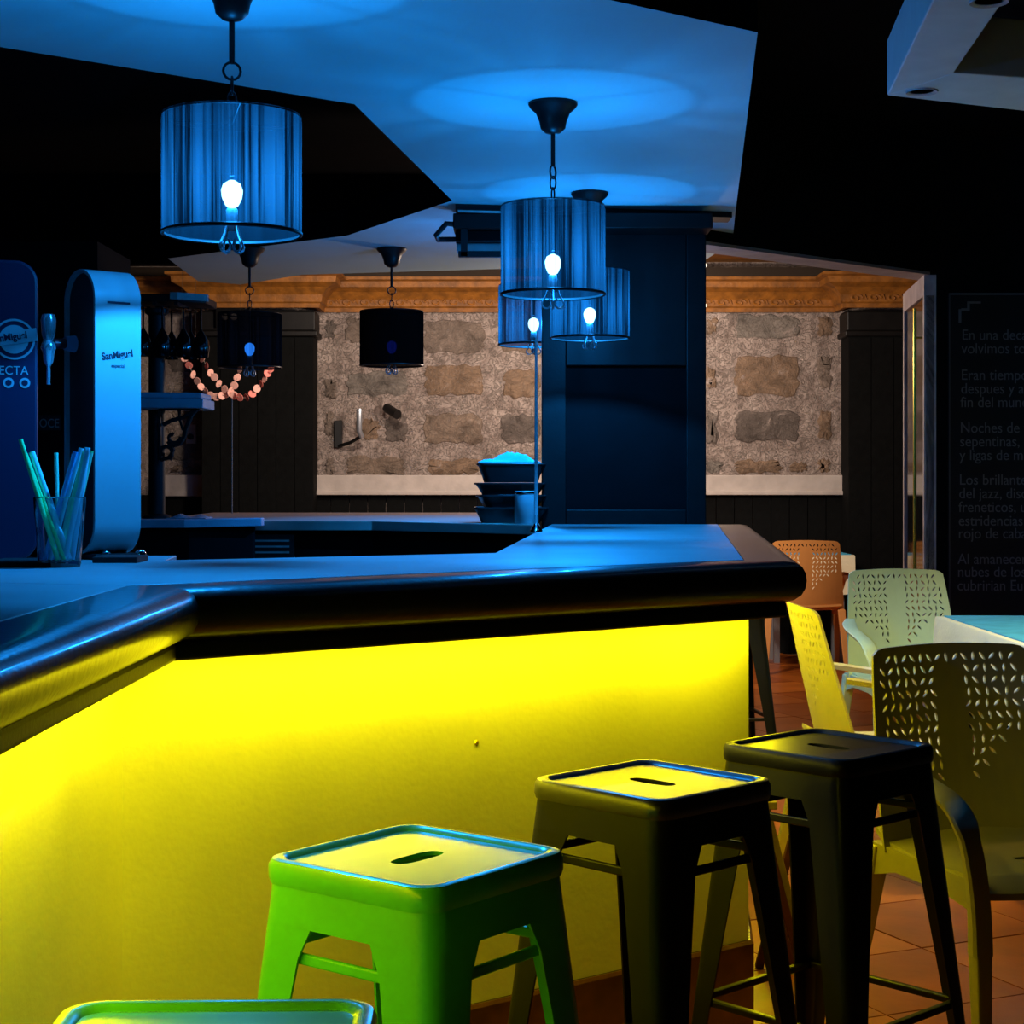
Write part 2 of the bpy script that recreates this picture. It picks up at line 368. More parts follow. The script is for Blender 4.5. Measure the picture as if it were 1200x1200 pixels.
# wainscot of upright dark boards below the sill
x = -4.0
bm_ = MB().box(0, 0.128, -0.03, 0.0, 0.0, 1.155).mesh('plank', 'black_board')
while x < 3.6:
    o = bpy.data.objects.new('plank', bm_); COL.objects.link(o); o.parent = wb; o.location = (x, BY, 0); x += 0.134
s = struct('trim_1', MB().box(-1.47, 0.9, BY-0.07, BY, 1.175, 1.30), 'sill_plaster', 'pale plaster ledge under the stone wall, behind the trays', 'ledge', bevel=0.006)
MB().box(-1.47, 0.9, BY-0.095, BY, 1.155, 1.185).build('nosing_strip', 'sill_plaster', s, bevel=0.005)
s = struct('trim_2', MB().box(0.9, 2.42, BY-0.07, BY, 1.175, 1.30), 'sill_plaster', 'pale plaster ledge under the stone wall beside the dark doorway', 'ledge', bevel=0.006)
MB().box(0.9, 2.42, BY-0.095, BY, 1.155, 1.185).build('nosing_strip', 'sill_plaster', s, bevel=0.005)
s = struct('trim_3', MB().box(-2.6, -2.215, BY-0.07, BY, 1.145, 1.30), 'sill_plaster', 'short pale plaster ledge behind the iron shelf bracket', 'ledge', bevel=0.006)
# pilasters
def pilaster(x0, x1, lab):
    p = struct('pilaster', MB().box(x0, x1, BY-0.30, BY-0.031, 0, 2.48), 'black_board', lab, 'pilaster')
    n = max(2, int((x1-x0)/0.13)); w = (x1-x0)/n
    me = MB().box(0.002, w-0.003, -0.014, 0, 0.02, 2.28).mesh('plank', 'black_board')
    for k in range(n):
        o = bpy.data.objects.new('plank', me); COL.objects.link(o); o.parent = p; o.location = (x0+k*w, BY-0.30, 0)
    MB().box(x0-0.03, x1+0.03, BY-0.34, BY-0.031, 2.29, 2.33).build('capital', 'black_wood', p, bevel=0.008)
    MB().box(x0-0.015, x1+0.015, BY-0.325, BY-0.031, 2.33, 2.47).build('capital', 'black_wood', p, bevel=0.01)
    return p
pilaster(-2.215, -1.42, 'wide black boarded pilaster behind the pink garland')
pilaster(2.405, 3.05, 'black boarded pilaster beside the open door')
# cornice with ornaments
cprof = [(0.0, 2.49), (0.03, 2.49), (0.035, 2.52), (0.05, 2.53), (0.055, 2.58), (0.10, 2.63), (0.16, 2.66), (0.165, 2.70), (0.20, 2.71), (0.20, 2.73), (0.0, 2.73)]
def cornice(name, pts, lab):
    # path runs right to left so that outward (right-hand) faces the viewer
    P = [(q[0], q[1]) for q in pts][::-1]
    c = None
    for i in range(len(P)-1):
        m = sweep_segment(P, cprof, i)
        # offset_path puts + on the right of travel: travelling to -X the right side is +Y, so mirror
        if c is None: c = m
        else: c.add(m.v, m.f)
    return struct(name, c, 'ochre', lab, 'cornice', smooth=False)
cprof = [(-e, z) for e, z in cprof]
cor = cornice('cornice', [(-4.4, BY-0.005), (-2.235, BY-0.005), (-2.235, BY-0.345), (-1.40, BY-0.345), (-1.40, BY-0.005), (2.385, BY-0.005), (2.385, BY-0.345), (3.6, BY-0.345)],
              'ochre moulded cornice with scroll ornaments above the stone wall')
orn = MB()
pts = [(0.045*cos(a)*(1-a/9), 0, 0.028*sin(a)*(1-a/9)) for a in [k*0.55 for k in range(14)]]
orn.tube(pts, 0.008, 5)
orn.tube([(0.045, 0, 0), (0.06, 0, 0.02), (0.075, 0, -0.01)], [0.008, 0.01, 0.004], 5)
om = orn.mesh('ornament', 'ochre', smooth=True)
for xr in ([-1.33+0.13*k for k in range(28)]):
    o = bpy.data.objects.new('ornament', om); COL.objects.link(o); o.parent = cor; o.location = (xr, BY-0.062, 2.557)
for xr in (2.44+0.13*k for k in range(6)):
    o = bpy.data.objects.new('ornament', om); COL.objects.link(o); o.parent = cor; o.location = (xr, BY-0.402, 2.557)
struct('shadow_band', MB().box(-4.4, 2.30, BY-0.19, BY, 2.735, 2.80), 'gap_shade', 'dark band painted as shadow above the ochre cornice', 'band')  # dark colour stands in for shade in the gap

# black partition beside the opening, header above it, open glazed door
WY = 8.6
wr = struct('wall_partition', MB().box(2.107, 5.0, WY, WY+0.12, -0.05, 3.0), 'black_matte', 'black partition wall carrying the printed text board', 'wall')
hp = [(0.80, 7.44), (2.107, 8.6), (2.107, 8.84), (0.80, 7.68)]
hd = struct('lintel', MB().prism(hp, 2.318, 3.0), 'black_matte', 'black header over the passage to the far room', 'lintel')
MB().prism(hp, 2.303, 2.318).build('soffit_strip', 'lintel_grey', hd)
dr = struct('door_1', MB().box(0, 0.90, -0.02, 0.02, 0.05, 2.20), 'dark_glass', 'open dark glass door with grey metal frame and brass bar', 'door')
dr.location = (2.107, WY, 0); dr.rotation_euler = (0, 0, math.atan2(0.9, 0.10))
MB().box(0, 0.045, -0.03, 0.03, 0, 2.303).build('door_frame', 'steel_frame', dr)
MB().box(0.86, 0.905, -0.03, 0.03, 0, 2.303).build('door_frame', 'steel_frame', dr)
MB().box(0.045, 0.86, -0.03, 0.03, 2.20, 2.303).build('door_frame', 'lintel_grey', dr)
MB().tube([(0.17, 0.055, 0.25), (0.17, 0.055, 2.15)], 0.009, 8).build('door_bar', 'brass', dr, smooth=True)
for z in (0.4, 2.0): MB().tube([(0.17, 0.0, z), (0.17, 0.055, z)], 0.006, 6).build('bar_bracket', 'brass', dr)

# dark partition (pillar) at the end of the bar, with recessed panel
pl = struct('pillar', MB().box(0.1225, 0.795, 7.02, 7.10, 0, 2.30), 'black_paint', 'black panelled pillar standing at the far end of the bar', 'pillar')
MB().box(0.1225, 0.222, 6.99, 7.02, 1.06, 2.30).build('stile', 'black_wood', pl, bevel=0.004)
MB().box(0.715, 0.795, 6.99, 7.02, 1.06, 2.30).build('stile', 'black_wood', pl, bevel=0.004)
MB().box(0.222, 0.715, 6.99, 7.02, 1.06, 1.15).build('rail', 'black_wood', pl, bevel=0.004)
MB().box(0.222, 0.715, 6.99, 7.02, 1.74, 2.30).build('rail', 'black_wood', pl, bevel=0.004)

# suspended ceiling frame with recessed spots, upper right
fr = empty('ceiling_frame', (1.07, 4.866, 2.37)); tag(fr, 'grey suspended ceiling frame with recessed spotlights', 'ceiling frame', kind='structure')
MB().prism([(0, 0), (-0.22, -1.95), (-0.04, -1.96), (0.12, -0.27)][::-1], 0, 0.16).build('beam', 'frame_paint', fr, bevel=0.004)
MB().prism([(0, 0), (0.12, -0.27), (0.95, -0.05), (0.95, 0.43)][::1], 0, 0.16).build('beam', 'frame_paint', fr, bevel=0.004)
for (x, y) in ((0.085, -0.055), (0.02, -0.966)):
    s = MB().lathe([(0.034, 0), (0.044, -0.004), (0.046, 0.0), (0.046, 0.002), (0.034, 0.002)], 20, cap=False).build('spot_ring', 'steel_frame', fr, smooth=True); s.location = (x, y, -0.001)
    l = MB().lathe([(0.001, 0.001), (0.033, 0.001), (0.033, 0.003), (0.001, 0.003)], 16).build('lens', 'lens_glow', s, smooth=True)

# ------------------------------------------------------------------ the bar
PATH = [(-0.68, 0.6), (-0.68, 3.016), (0.538, 3.958), (0.842, 6.985)]
ct = empty('bar_countertop', (0, 0, 0)); tag(ct, 'pale bar countertop with thick black rounded edge, angled round two corners', 'bar counter')
seamY = lambda x: 3.016+(-0.68-x)*0.30
MB().prism([(-0.682, 3.016+0.0015), (0.538, 3.958), (0.842, 6.985), (0.162, 6.985), (-0.043, 4.318), (-0.80, 3.93), (-0.82, 4.17), (-1.6, 4.17), (-1.6, seamY(-1.6)+0.0015)], 1.045, 1.09).build('worktop', 'laminate', ct, bevel=0.002)
MB().prism([(-0.68, 0.6), (-0.68, 3.0145), (-1.6, seamY(-1.6)-0.0015), (-1.6, 0.6)], 1.045, 1.09).build('worktop', 'laminate', ct, bevel=0.002)
nprof = [(0.001, 1.089), (0.09, 1.0895), (0.115, 1.086), (0.130, 1.077), (0.138, 1.062), (0.140, 1.045), (0.137, 1.028), (0.128, 1.012), (0.112, 1.001), (0.090, 0.994), (0.001, 0.994)]
mprof = [(0.001, 0.9935), (0.094, 0.9935), (0.096, 0.985), (0.096, 0.966), (0.092, 0.961), (0.078, 0.961), (0.074, 0.968), (0.001, 0.975)]
for i in range(3):
    sweep_segment(PATH, nprof, i).build('edge_nosing', 'nosing', ct, smooth=True)
    sweep_segment(PATH, mprof, i).build('edge_moulding', 'black_wood', ct, bevel=0.002)
bb = empty('plastered_bar', (0, 0, 0)); tag(bb, 'pale plastered bar front lit yellow from under the counter edge', 'bar front')
PP = [(-0.69, 0.6), (-0.69, 3.022), (0.551, 3.975), (0.86, 6.98)]
pprof = [(0.0, 0.205), (0.0, 1.0), (-0.05, 1.0), (-0.05, 0.205)]
lprof = [(0.012, 0.0), (0.012, 0.197), (0.006, 0.204), (-0.05, 0.204), (-0.05, 0.0)]
for i in range(3):
    sweep_segment(PP, pprof, i).build('front_panel', 'panel_plaster', bb)
    sweep_segment(PP, lprof, i).build('plinth', 'plinth_tile', bb)
nl = MB().lathe([(0.001, 0.004), (0.004, 0.003), (0.006, 0), (0.001, 0)], 8).build('nail_head', 'brass', bb)
u = Vector((1.241, 0.953, 0)).normalized(); nrm = Vector((u.y, -u.x, 0))
pnt = Vector((-0.69, 3.022, 0))+u*0.75
nl.location = (-0.0725, 3.4965, 0.738); nl.rotation_euler = (pi/2, 0, math.atan2(nrm.y, nrm.x)+pi/2)
# LED strip under the edge, one run per straight piece
for i in range(3):
    a, b = offset_path(PATH, 0.060)[i:i+2]
    aa = Vector((*a, 0.9635)); bbv = Vector((*b, 0.9635)); d = (bbv-aa); L = d.length; d.normalize()
    n3 = Vector((d.y, -d.x, 0))
    strip = MB().rings([[p+n3*o+Vector((0, 0, z)) for o, z in ((-0.006, 0.003), (0.006, 0.003), (0.006, 0.0), (-0.006, 0.0))] for p in (aa+d*0.02, bbv-d*0.02)]).build('led_strip', 'led_yellow', bb)
    li = bpy.data.lights.new('led_light', 'AREA'); li.shape = 'RECTANGLE'; li.size = L-0.06; li.size_y = 0.02
    li.energy = 4.0*L; li.color = YELLOW; li.spread = R(176)
    lo = bpy.data.objects.new('led_light', li); COL.objects.link(lo)
    lo.location = (aa+bbv)/2+Vector((0, 0, -0.004))
    z = (Vector((0, 0, 1))*0.99+n3*0.08).normalized()      # local +Z points away from the shine: it shines down and towards the panel
    y = z.cross(d); m = Matrix((d, y, z)).transposed(); lo.rotation_euler = m.to_euler()

# ------------------------------------------------------------------ back counter and what stands behind the bar
bc = empty('back_counter', (0, 0, 0)); tag(bc, 'dark back counter with beige top on the far side of the bar', 'counter')
MB().prism([(-1.10, 7.32), (-0.6, 7.30), (0.11, 6.72), (0.11, 9.1), (-1.60, 9.1), (-1.60, 7.32)], 1.055, 1.095).build('top', 'counter_beige', bc, bevel=0.003)
MB().prism([(-1.55, 7.40), (-0.6, 7.38), (0.09, 6.82), (0.09, 9.0), (-1.55, 9.0)], 0, 1.055).build('body', 'black_matte', bc)
vp = MB().box(-1.14, -0.94, 7.36, 7.40, 0.93, 1.035).build('vent_panel', 'tower_side', bc)
for z in (0.955, 0.98, 1.005): MB().box(-1.12, -0.96, 7.35, 7.36, z, z+0.008).build('vent_slat', 'steel_frame', vp)
es = empty('end_slab', (0, 0, 0)); tag(es, 'grey stone slab end at the shelf post on the back counter', 'slab')
MB().prism([(-1.56, 6.95), (-1.34, 6.98), (-1.06, 7.22), (-1.06, 7.30), (-1.56, 7.31)], 1.075, 1.11).build('slab', 'slab_grey', es, bevel=0.004)
MB().prism([(-1.54, 7.0), (-1.33, 7.03), (-1.10, 7.24), (-1.10, 7.31), (-1.54, 7.31)], 0, 1.075).build('support', 'black_matte', es)
def crumple(name, x0, x1, y0, y1, z, h, m, seed, lab, cat, nx=14, ny=8):
    rnd = random.Random(seed); top = []; vs = []
    for j in range(ny):
        for i in range(nx):
            a = i/(nx-1); b = j/(ny-1); edge = min(1, 4*min(a, 1-a)*1.3)*min(1, 4*min(b, 1-b)*1.3)
            vs.append((x0+(x1-x0)*a+rnd.uniform(-1, 1)*0.004, y0+(y1-y0)*b+rnd.uniform(-1, 1)*0.004, z+0.004+h*edge*(0.55+0.45*sin(a*9+b*4+seed))*rnd.uniform(0.75, 1.1)))
    n = nx*ny; vs += [(x, y, z) for x, y, _ in vs]
    f = []
    for j in range(ny-1):
        for i in range(nx-1):
            k = j*nx+i; f.append((k, k+1, k+nx+1, k+nx)); f.append((n+k, n+k+nx, n+k+nx+1, n+k+1))
    br = [i for i in range(nx)]+[j*nx+nx-1 for j in range(1, ny)]+[(ny-1)*nx+i for i in range(nx-2, -1, -1)]+[j*nx for j in range(ny-2, 0, -1)]
    for p, q in zip(br, br[1:]+br[:1]): f.append((p, n+p, n+q, q))
    o = MB().add(vs, f).build(name, m, smooth=True); return tag(o, lab, cat)
crumple('folded_cloth', -1.425, -1.27, 7.05, 7.22, 1.11, 0.016, 'slab_grey', 4, 'crumpled bluish cloth lying on the slab end', 'cloth')

# black back-bar cabinet, shelf post, shelf with scroll bracket, glass rack
cb = empty('back_bar_cabinet', (0, 0, 0)); tag(cb, 'tall black cabinet behind the beer taps', 'cabinet')
MB().box(-3.6, -1.70, 7.0, 7.6, 0, 2.25).build('body', 'black_matte', cb)
for x in (-2.9, -2.25): MB().box(x-0.3, x+0.3, 6.98, 7.0, 0.1, 2.1).build('door', 'black_paint', cb, bevel=0.004)
for x in (-2.65, -2.5): MB().tube([(x, 6.965, 1.2), (x, 6.965, 1.4)], 0.006, 6).build('handle', 'steel_frame', cb)
po = empty('shelf_post', (-1.49, 7.16, 1.11)); tag(po, 'round dark metal shelf post rising from the slab end', 'post')
MB().lathe([(0.06, 0), (0.06, 0.01), (0.035, 0.02), (0.035, 0.85), (0.05, 0.86), (0.05, 0.878)], 16).build('shaft', 'iron', po, smooth=True)
sh = empty('wall_shelf', (0, 0, 0)); tag(sh, 'worn grey shelf board carried by a scrolled iron bracket', 'shelf')
MB().prism([(-1.60, 6.93), (-1.262, 6.97), (-1.262, 7.24), (-1.60, 7.24)], 1.565, 1.605).build('board', 'slab_grey', sh, bevel=0.004)
MB().prism([(-1.60, 6.96), (-1.275, 7.0), (-1.275, 7.24), (-1.60, 7.24)], 1.606, 1.63).build('board', 'slab_grey', sh, bevel=0.006)
def P7(px, py, d=7.02): return ((px-600)/2000*d, d, 1.28+(560-py)/2000*d)
br = MB()
br.tube([P7(*q) for q in ((232, 478), (224, 487), (219, 500), (216, 512), (211, 520), (203, 522), (197, 517))], 0.010, 6)
br.tube([P7(*q) for q in ((230, 480), (215, 489), (200, 493), (191, 498))], 0.009, 6)
br.tube([P7(*q) for q in ((210, 479), (211, 492), (215, 504))], 0.007, 6)
sp1 = [(203+9*(1-t/7)*cos(t), 512+9*(1-t/7)*sin(t)) for t in [k*0.5 for k in range(11)]]
br.tube([P7(*q) for q in sp1], 0.008, 6)
sp2 = [(194+9*(1-t/8)*cos(-t+1), 530+10*(1-t/8)*sin(-t+1)) for t in [k*0.5 for k in range(12)]]
br.tube([P7(*q) for q in sp2], 0.008, 6)
br.tube([P7(*q) for q in ((197, 517), (203, 527), (199, 536), (188, 539))], 0.009, 6)
br.tube([P7(*q) for q in ((188, 539), (187, 500), (187, 478), (235, 478))], 0.009, 6)
br.build('scroll_bracket', 'iron', sh, smooth=True)
gr = empty('stemware_rack', (0, 0, 0)); tag(gr, 'dark stemware rack with pale edge above the shelf', 'rack')
MB().prism([(-1.68, 7.0), (-1.37, 7.0), (-1.27, 7.08), (-1.27, 7.34), (-1.68, 7.34)], 2.005, 2.035).build('top_board', 'black_wood', gr, bevel=0.003)
MB().prism([(-1.40, 6.985), (-1.37, 6.985), (-1.262, 7.07), (-1.262, 7.10)], 2.012, 2.04).build('edge_strip', 'lintel_grey', gr)
for k in range(4): MB().box(-1.66+0.09*k, -1.645+0.09*k, 7.02, 7.32, 1.99, 2.005).build('rail', 'iron', gr)
gl0 = MB().lathe([(0.030, 0), (0.030, -0.003), (0.005, -0.008), (0.004, -0.085), (0.012, -0.10), (0.033, -0.135), (0.037, -0.165), (0.031, -0.205), (0.030, -0.205), (0.035, -0.165), (0.031, -0.137), (0.001, -0.106)], 16, cap=False).mesh('wine_glass', 'dark_glass', smooth=True)
for k, (x, y, w) in enumerate([(-1.61, 7.08, 'first wine glass of the rack front row, next to the cabinet'), (-1.53, 7.08, 'second wine glass of the rack front row from the cabinet'), (-1.45, 7.08, 'middle wine glass of the rack front row'),
                            (-1.37, 7.12, 'fourth wine glass of the rack front row from the cabinet'), (-1.305, 7.16, 'last wine glass of the rack front row, under the pale edge'),
                            (-1.45, 7.27, 'wine glass of the rack back row nearer the cabinet'), (-1.37, 7.28, 'wine glass of the rack back row nearer the pale edge')]):
    o = bpy.data.objects.new('wine_glass', gl0); COL.objects.link(o); o.location = (x, y, 1.9895)
    tag(o, w, 'glass', 'wine glasses hanging from the rack')
# pink garland of paper discs
GD = 11.2
ga = empty('paper_garland', (-1.9, GD, 1.9)); tag(ga, 'pink paper disc garland hanging in loops before the black pilaster', 'garland')
def PG(px, py, d=11.2): return Vector(((px-600)/2000*d+1.9, d-GD, 1.28+(560-py)/2000*d-1.9))
def smoothpath(pts, n):
    out = []; m = len(pts)-1
    for k in range(n):
        t = k/(n-1)*m; i = min(int(t), m-1); f = t-i
        p0, p1, p2, p3 = (pts[max(i-1, 0)], pts[i], pts[i+1], pts[min(i+2, m)])
        out.append(tuple(0.5*(2*b+(c-a)*f+(2*a-5*b+4*c-d)*f*f+(3*b-a-3*c+d)*f**3) for a, b, c, d in zip(p0, p1, p2, p3)))
    return out
disc = [MB().lathe([(0.001, 0.002), (0.024, 0.002), (0.027, 0), (0.024, -0.002), (0.001, -0.002)], 12).mesh('paper_disc', m, smooth=False) for m in ('garland_pink', 'garland_pale')]
rg = random.Random(2)
for (pts, n) in (([(229, 398), (234, 414), (240, 425), (246, 436), (252, 443), (259, 453), (268, 459), (274, 464)], 10),
                 ([(213, 415), (219, 424), (227, 440), (234, 451), (242, 460), (252, 465), (262, 463), (270, 459), (276, 448), (281, 433)], 15),
                 ([(274, 463), (282, 466), (291, 465), (298, 459), (304, 452), (309, 446), (313, 438), (317, 433)], 9)):
    pp = smoothpath(pts, n); MB().tube([PG(*q) for q in smoothpath(pts, n*2)], 0.0015, 4).build('garland_cord', 'cord', ga)
    for q in pp:
        o = bpy.data.objects.new('paper_disc', rg.choice(disc)); COL.objects.link(o); o.parent = ga; o.location = PG(*q)
        o.rotation_euler = (pi/2+rg.uniform(-0.5, 0.5), 0, rg.uniform(-1.35, 1.35))
for q in ((229, 398), (213, 415), (281, 433), (317, 433)):
    p = PG(*q); MB().tube([p, (p.x, p.y+0.02, 0.958)], 0.0008, 4).build('garland_cord', 'iron', ga)
hc = MB().tube([((272-600)/2000*8.6, 8.6, z) for z in (1.098, 1.4, 1.68)], 0.003, 5).build('hanging_string', 'cord', smooth=True)
tag(hc, 'thin pale cord hanging straight down below the garland', 'cord')
sl = empty('emergency_spots', (-2.0, BY-0.36, 2.38)); tag(sl, 'cluster of four pale round lenses high on the black pilaster', 'wall lamp')
MB().box(-0.11, 0.09, 0, 0.02, -0.03, 0.20).build('backplate', 'black_paint', sl, bevel=0.004)
for x, z, r in ((-0.055, 0.15, 0.034), (0.02, 0.15, 0.034), (-0.045, 0.045, 0.024), (0.02, 0.045, 0.026)):
    o = MB().lathe([(0.001, 0.012), (r*0.7, 0.01), (r, 0.0), (r, -0.004), (0.001, -0.004)], 14).build('lens', 'pale_lens', sl, smooth=True); o.location = (x, -0.006, z); o.rotation_euler = (pi/2, 0, 0)
# swing-arm on the stone wall, small spotlight, switch box
def PW(px, py, y): return ((px-600)/2000*y, y, 1.28+(560-py)/2000*y)
sw = empty('swing_arm_lamp', (0, 0, 0)); tag(sw, 'bent metal wall bracket arm on the stone wall under the dark pendant', 'bracket')
MB().tube([PW(421, 479, 12.3), PW(421, 505, 12.3), PW(424, 512, 12.33)], 0.020, 8).build('upright', 'scroll_metal', sw, smooth=True)
MB().tube([PW(424, 511, 12.33), PW(410, 519, 12.40), PW(396, 523, 12.475)], 0.013, 8).build('arm', 'iron', sw, smooth=True)
MB().box(-1.30, -1.24, 12.46, 12.50, 1.50, 1.70).build('mount', 'iron', sw, bevel=0.004)
so = empty('wall_spotlight', (0, 0, 0)); tag(so, 'small black spotlight can fixed high on the stone wall', 'spotlight')
MB().tube([PW(453, 478, 12.40), PW(466, 486, 12.28)], 0.034, 12).build('can', 'iron', so, smooth=True)
MB().tube([PW(458, 480, 12.40), PW(458, 480, 12.50)], 0.012, 8).build('stem', 'iron', so, smooth=True)
sb = empty('switch_box', (-2.34, 12.46, 1.60)); tag(sb, 'pale switch box with dark knob on the stone behind the shelf', 'switch')
MB().box(-0.035, 0.035, -0.02, 0.03, -0.07, 0.07).build('box', 'sill_plaster', sb, bevel=0.004)
k = MB().lathe([(0.022, 0), (0.022, 0.03), (0.015, 0.035)], 12).build('knob', 'iron', sb, smooth=True); k.location = (0.0, -0.02, -0.02); k.rotation_euler = (pi/2, 0, 0)

# trays, towel, canister, pole at the far right of the back counter
def basket(z, w, dpt, h, rx, lab, mate='tray_black', x=-0.005, y=7.05):
    e = empty('serving_basket', (x, y, z), rx); tag(e, lab, 'basket', 'stacked black serving baskets')
    m = MB()
    def rr(W_, D_, zz, n=5, r=0.03):
        out = []
        for cx, cy, a0 in ((W_/2-r, D_/2-r, 0), (-W_/2+r, D_/2-r, pi/2), (-W_/2+r, -D_/2+r, pi), (W_/2-r, -D_/2+r, 1.5*pi)):
            for q in range(n): a = a0+q/(n-1)*pi/2; out.append((cx+r*cos(a), cy+r*sin(a), zz))
        return out
    m.rings([rr(w*0.80, dpt*0.80, 0), rr(w*0.86, dpt*0.86, h*0.35), rr(w*0.97, dpt*0.97, h*0.9), rr(w, dpt, h*0.92), rr(w, dpt, h), rr(w*0.96, dpt*0.96, h), rr(w*0.80, dpt*0.80, 0.008)])
    m.build('bowl', mate, e, smooth=True)
    MB().tube([(p[0]*1.005, p[1]*1.005, h) for p in rr(w, dpt, h)], 0.004, 6, closed=True).build('rim', mate, e, smooth=True)
    return e
basket(1.096, 0.30, 0.22, 0.060, 0.0, 'lowest black serving basket of the stack on the back counter')
basket(1.161, 0.27, 0.21, 0.045, 0.10, 'second black serving basket from the bottom of the stack')
basket(1.211, 0.285, 0.21, 0.045, -0.06, 'third black serving basket from the bottom of the stack')
basket(1.261, 0.275, 0.21, 0.075, 0.03, 'topmost black serving basket holding the blue towel')
crumple('towel', -0.135, 0.118, 6.97, 7.12, 1.341, 0.042, 'towel_blue', 1, 'crumpled pale blue towel on the topmost serving basket', 'towel')
cn = empty('canister', (0.052, 6.83, 1.096)); tag(cn, 'cylindrical steel canister in front of the serving baskets', 'canister')
MB().lathe([(0.040, 0), (0.042, 0.003), (0.042, 0.128), (0.040, 0.132), (0.037, 0.132), (0.037, 0.01)], 20, cap=True).build('body', 'steel_pale', cn, smooth=True)
MB().lathe([(0.0425, 0.118), (0.0435, 0.121), (0.0435, 0.125), (0.0425, 0.128)], 20, cap=False).build('rim_band', 'chrome', cn, smooth=True)
pole = empty('slim_pole', (0.085, 6.0, 1.09)); tag(pole, 'slim upright metal pole standing on the bar beside the canister', 'pole')
MB().lathe([(0.022, 0), (0.022, 0.006), (0.012, 0.02), (0.007, 0.03), (0.007, 0.06)], 12).build('foot', 'chrome', pole, smooth=True)
MB().tube([(0, 0, 0.02), (0, 0, 0.68)], [0.0075, 0.0045], 8).build('rod', 'steel_pale', pole, smooth=True)

# hanging rail rack under the ceiling, next to the pillar
hr = empty('hanging_rack', (0, 0, 0)); tag(hr, 'black hanging rail rack under the ceiling beside the pillar', 'rack')
MB().prism([(-0.225, 6.78), (0.90, 6.98), (0.90, 7.12), (-0.225, 7.02)], 2.345, 2.368).build('slab', 'black_wood', hr)
MB().prism([(-0.215, 6.77), (0.10, 6.825), (0.10, 6.835), (-0.215, 6.78)], 2.335, 2.343).build('bright_edge', 'steel_frame', hr)
MB().prism([(0.36, 6.86), (0.80, 6.95), (0.80, 6.96), (0.36, 6.87)], 2.335, 2.343).build('bright_edge', 'steel_frame', hr)
MB().box(-0.235, 0.80, 6.80, 6.985, 2.275, 2.335).build('beam', 'black_wood', hr, bevel=0.004)
MB().box(-0.228, 0.12, 6.86, 6.99, 2.232, 2.275).build('beam', 'black_paint', hr, bevel=0.004)
MB().box(-0.225, 0.12, 6.93, 6.985, 2.200, 2.232).build('beam', 'lintel_grey', hr)
MB().tube([(-0.228, 6.82, 2.293), (-0.262, 6.80, 2.293), (-0.302, 6.78, 2.243), (-0.298, 6.86, 2.238), (-0.228, 6.87, 2.240)], 0.011, 8).build('loop', 'iron', hr, smooth=True)
MB().box(-0.205, -0.178, 6.82, 6.85, 2.165, 2.275).build('hanger', 'iron', hr)
MB().box(-0.215, 0.06, 6.82, 6.85, 2.163, 2.187).build('rail', 'iron', hr, bevel=0.003)

# lamp with white glass globes behind the pillar, in the far room; unseen lights added near it brighten the room
gl = empty('globe_lamp', (1.06, 10.2, 2.86)); tag(gl, 'white globe ceiling lamp peeking past the pillar edge', 'lamp')
MB().lathe([(0.06, 0), (0.06, -0.02), (0.015, -0.04), (0.012, -0.62)], 14).build('stem', 'lamp_metal', gl, smooth=True)
for z in (-0.31, -0.55):
    o = MB().lathe([(0.02, 0.055), (0.06, 0.04), (0.085, 0.0), (0.06, -0.04), (0.01, -0.055)], 18).build('globe', 'globe_glow', gl, smooth=True); o.location = (0.022, 0, z)
light('far_room_fill', 'AREA', (0.75, 9.9, 2.10), 44, (1.0, 0.82, 0.69), 0.25, (R(84), 0, 0))
light('far_room_fill', 'AREA', (-0.75, 10.0, 2.62), 38, (1.0, 0.82, 0.68), 0.25, (R(66), 0, 0))
light('far_room_fill', 'AREA', (0.9, 11.7, 2.62), 14, (1.0, 0.82, 0.68), 0.25, (R(30), 0, 0))
light('far_room_fill', 'POINT', (0.72, 9.7, 2.00), 60, (1.0, 0.76, 0.62), 0.10)  # added to warm the ceiling's far end and the back counter

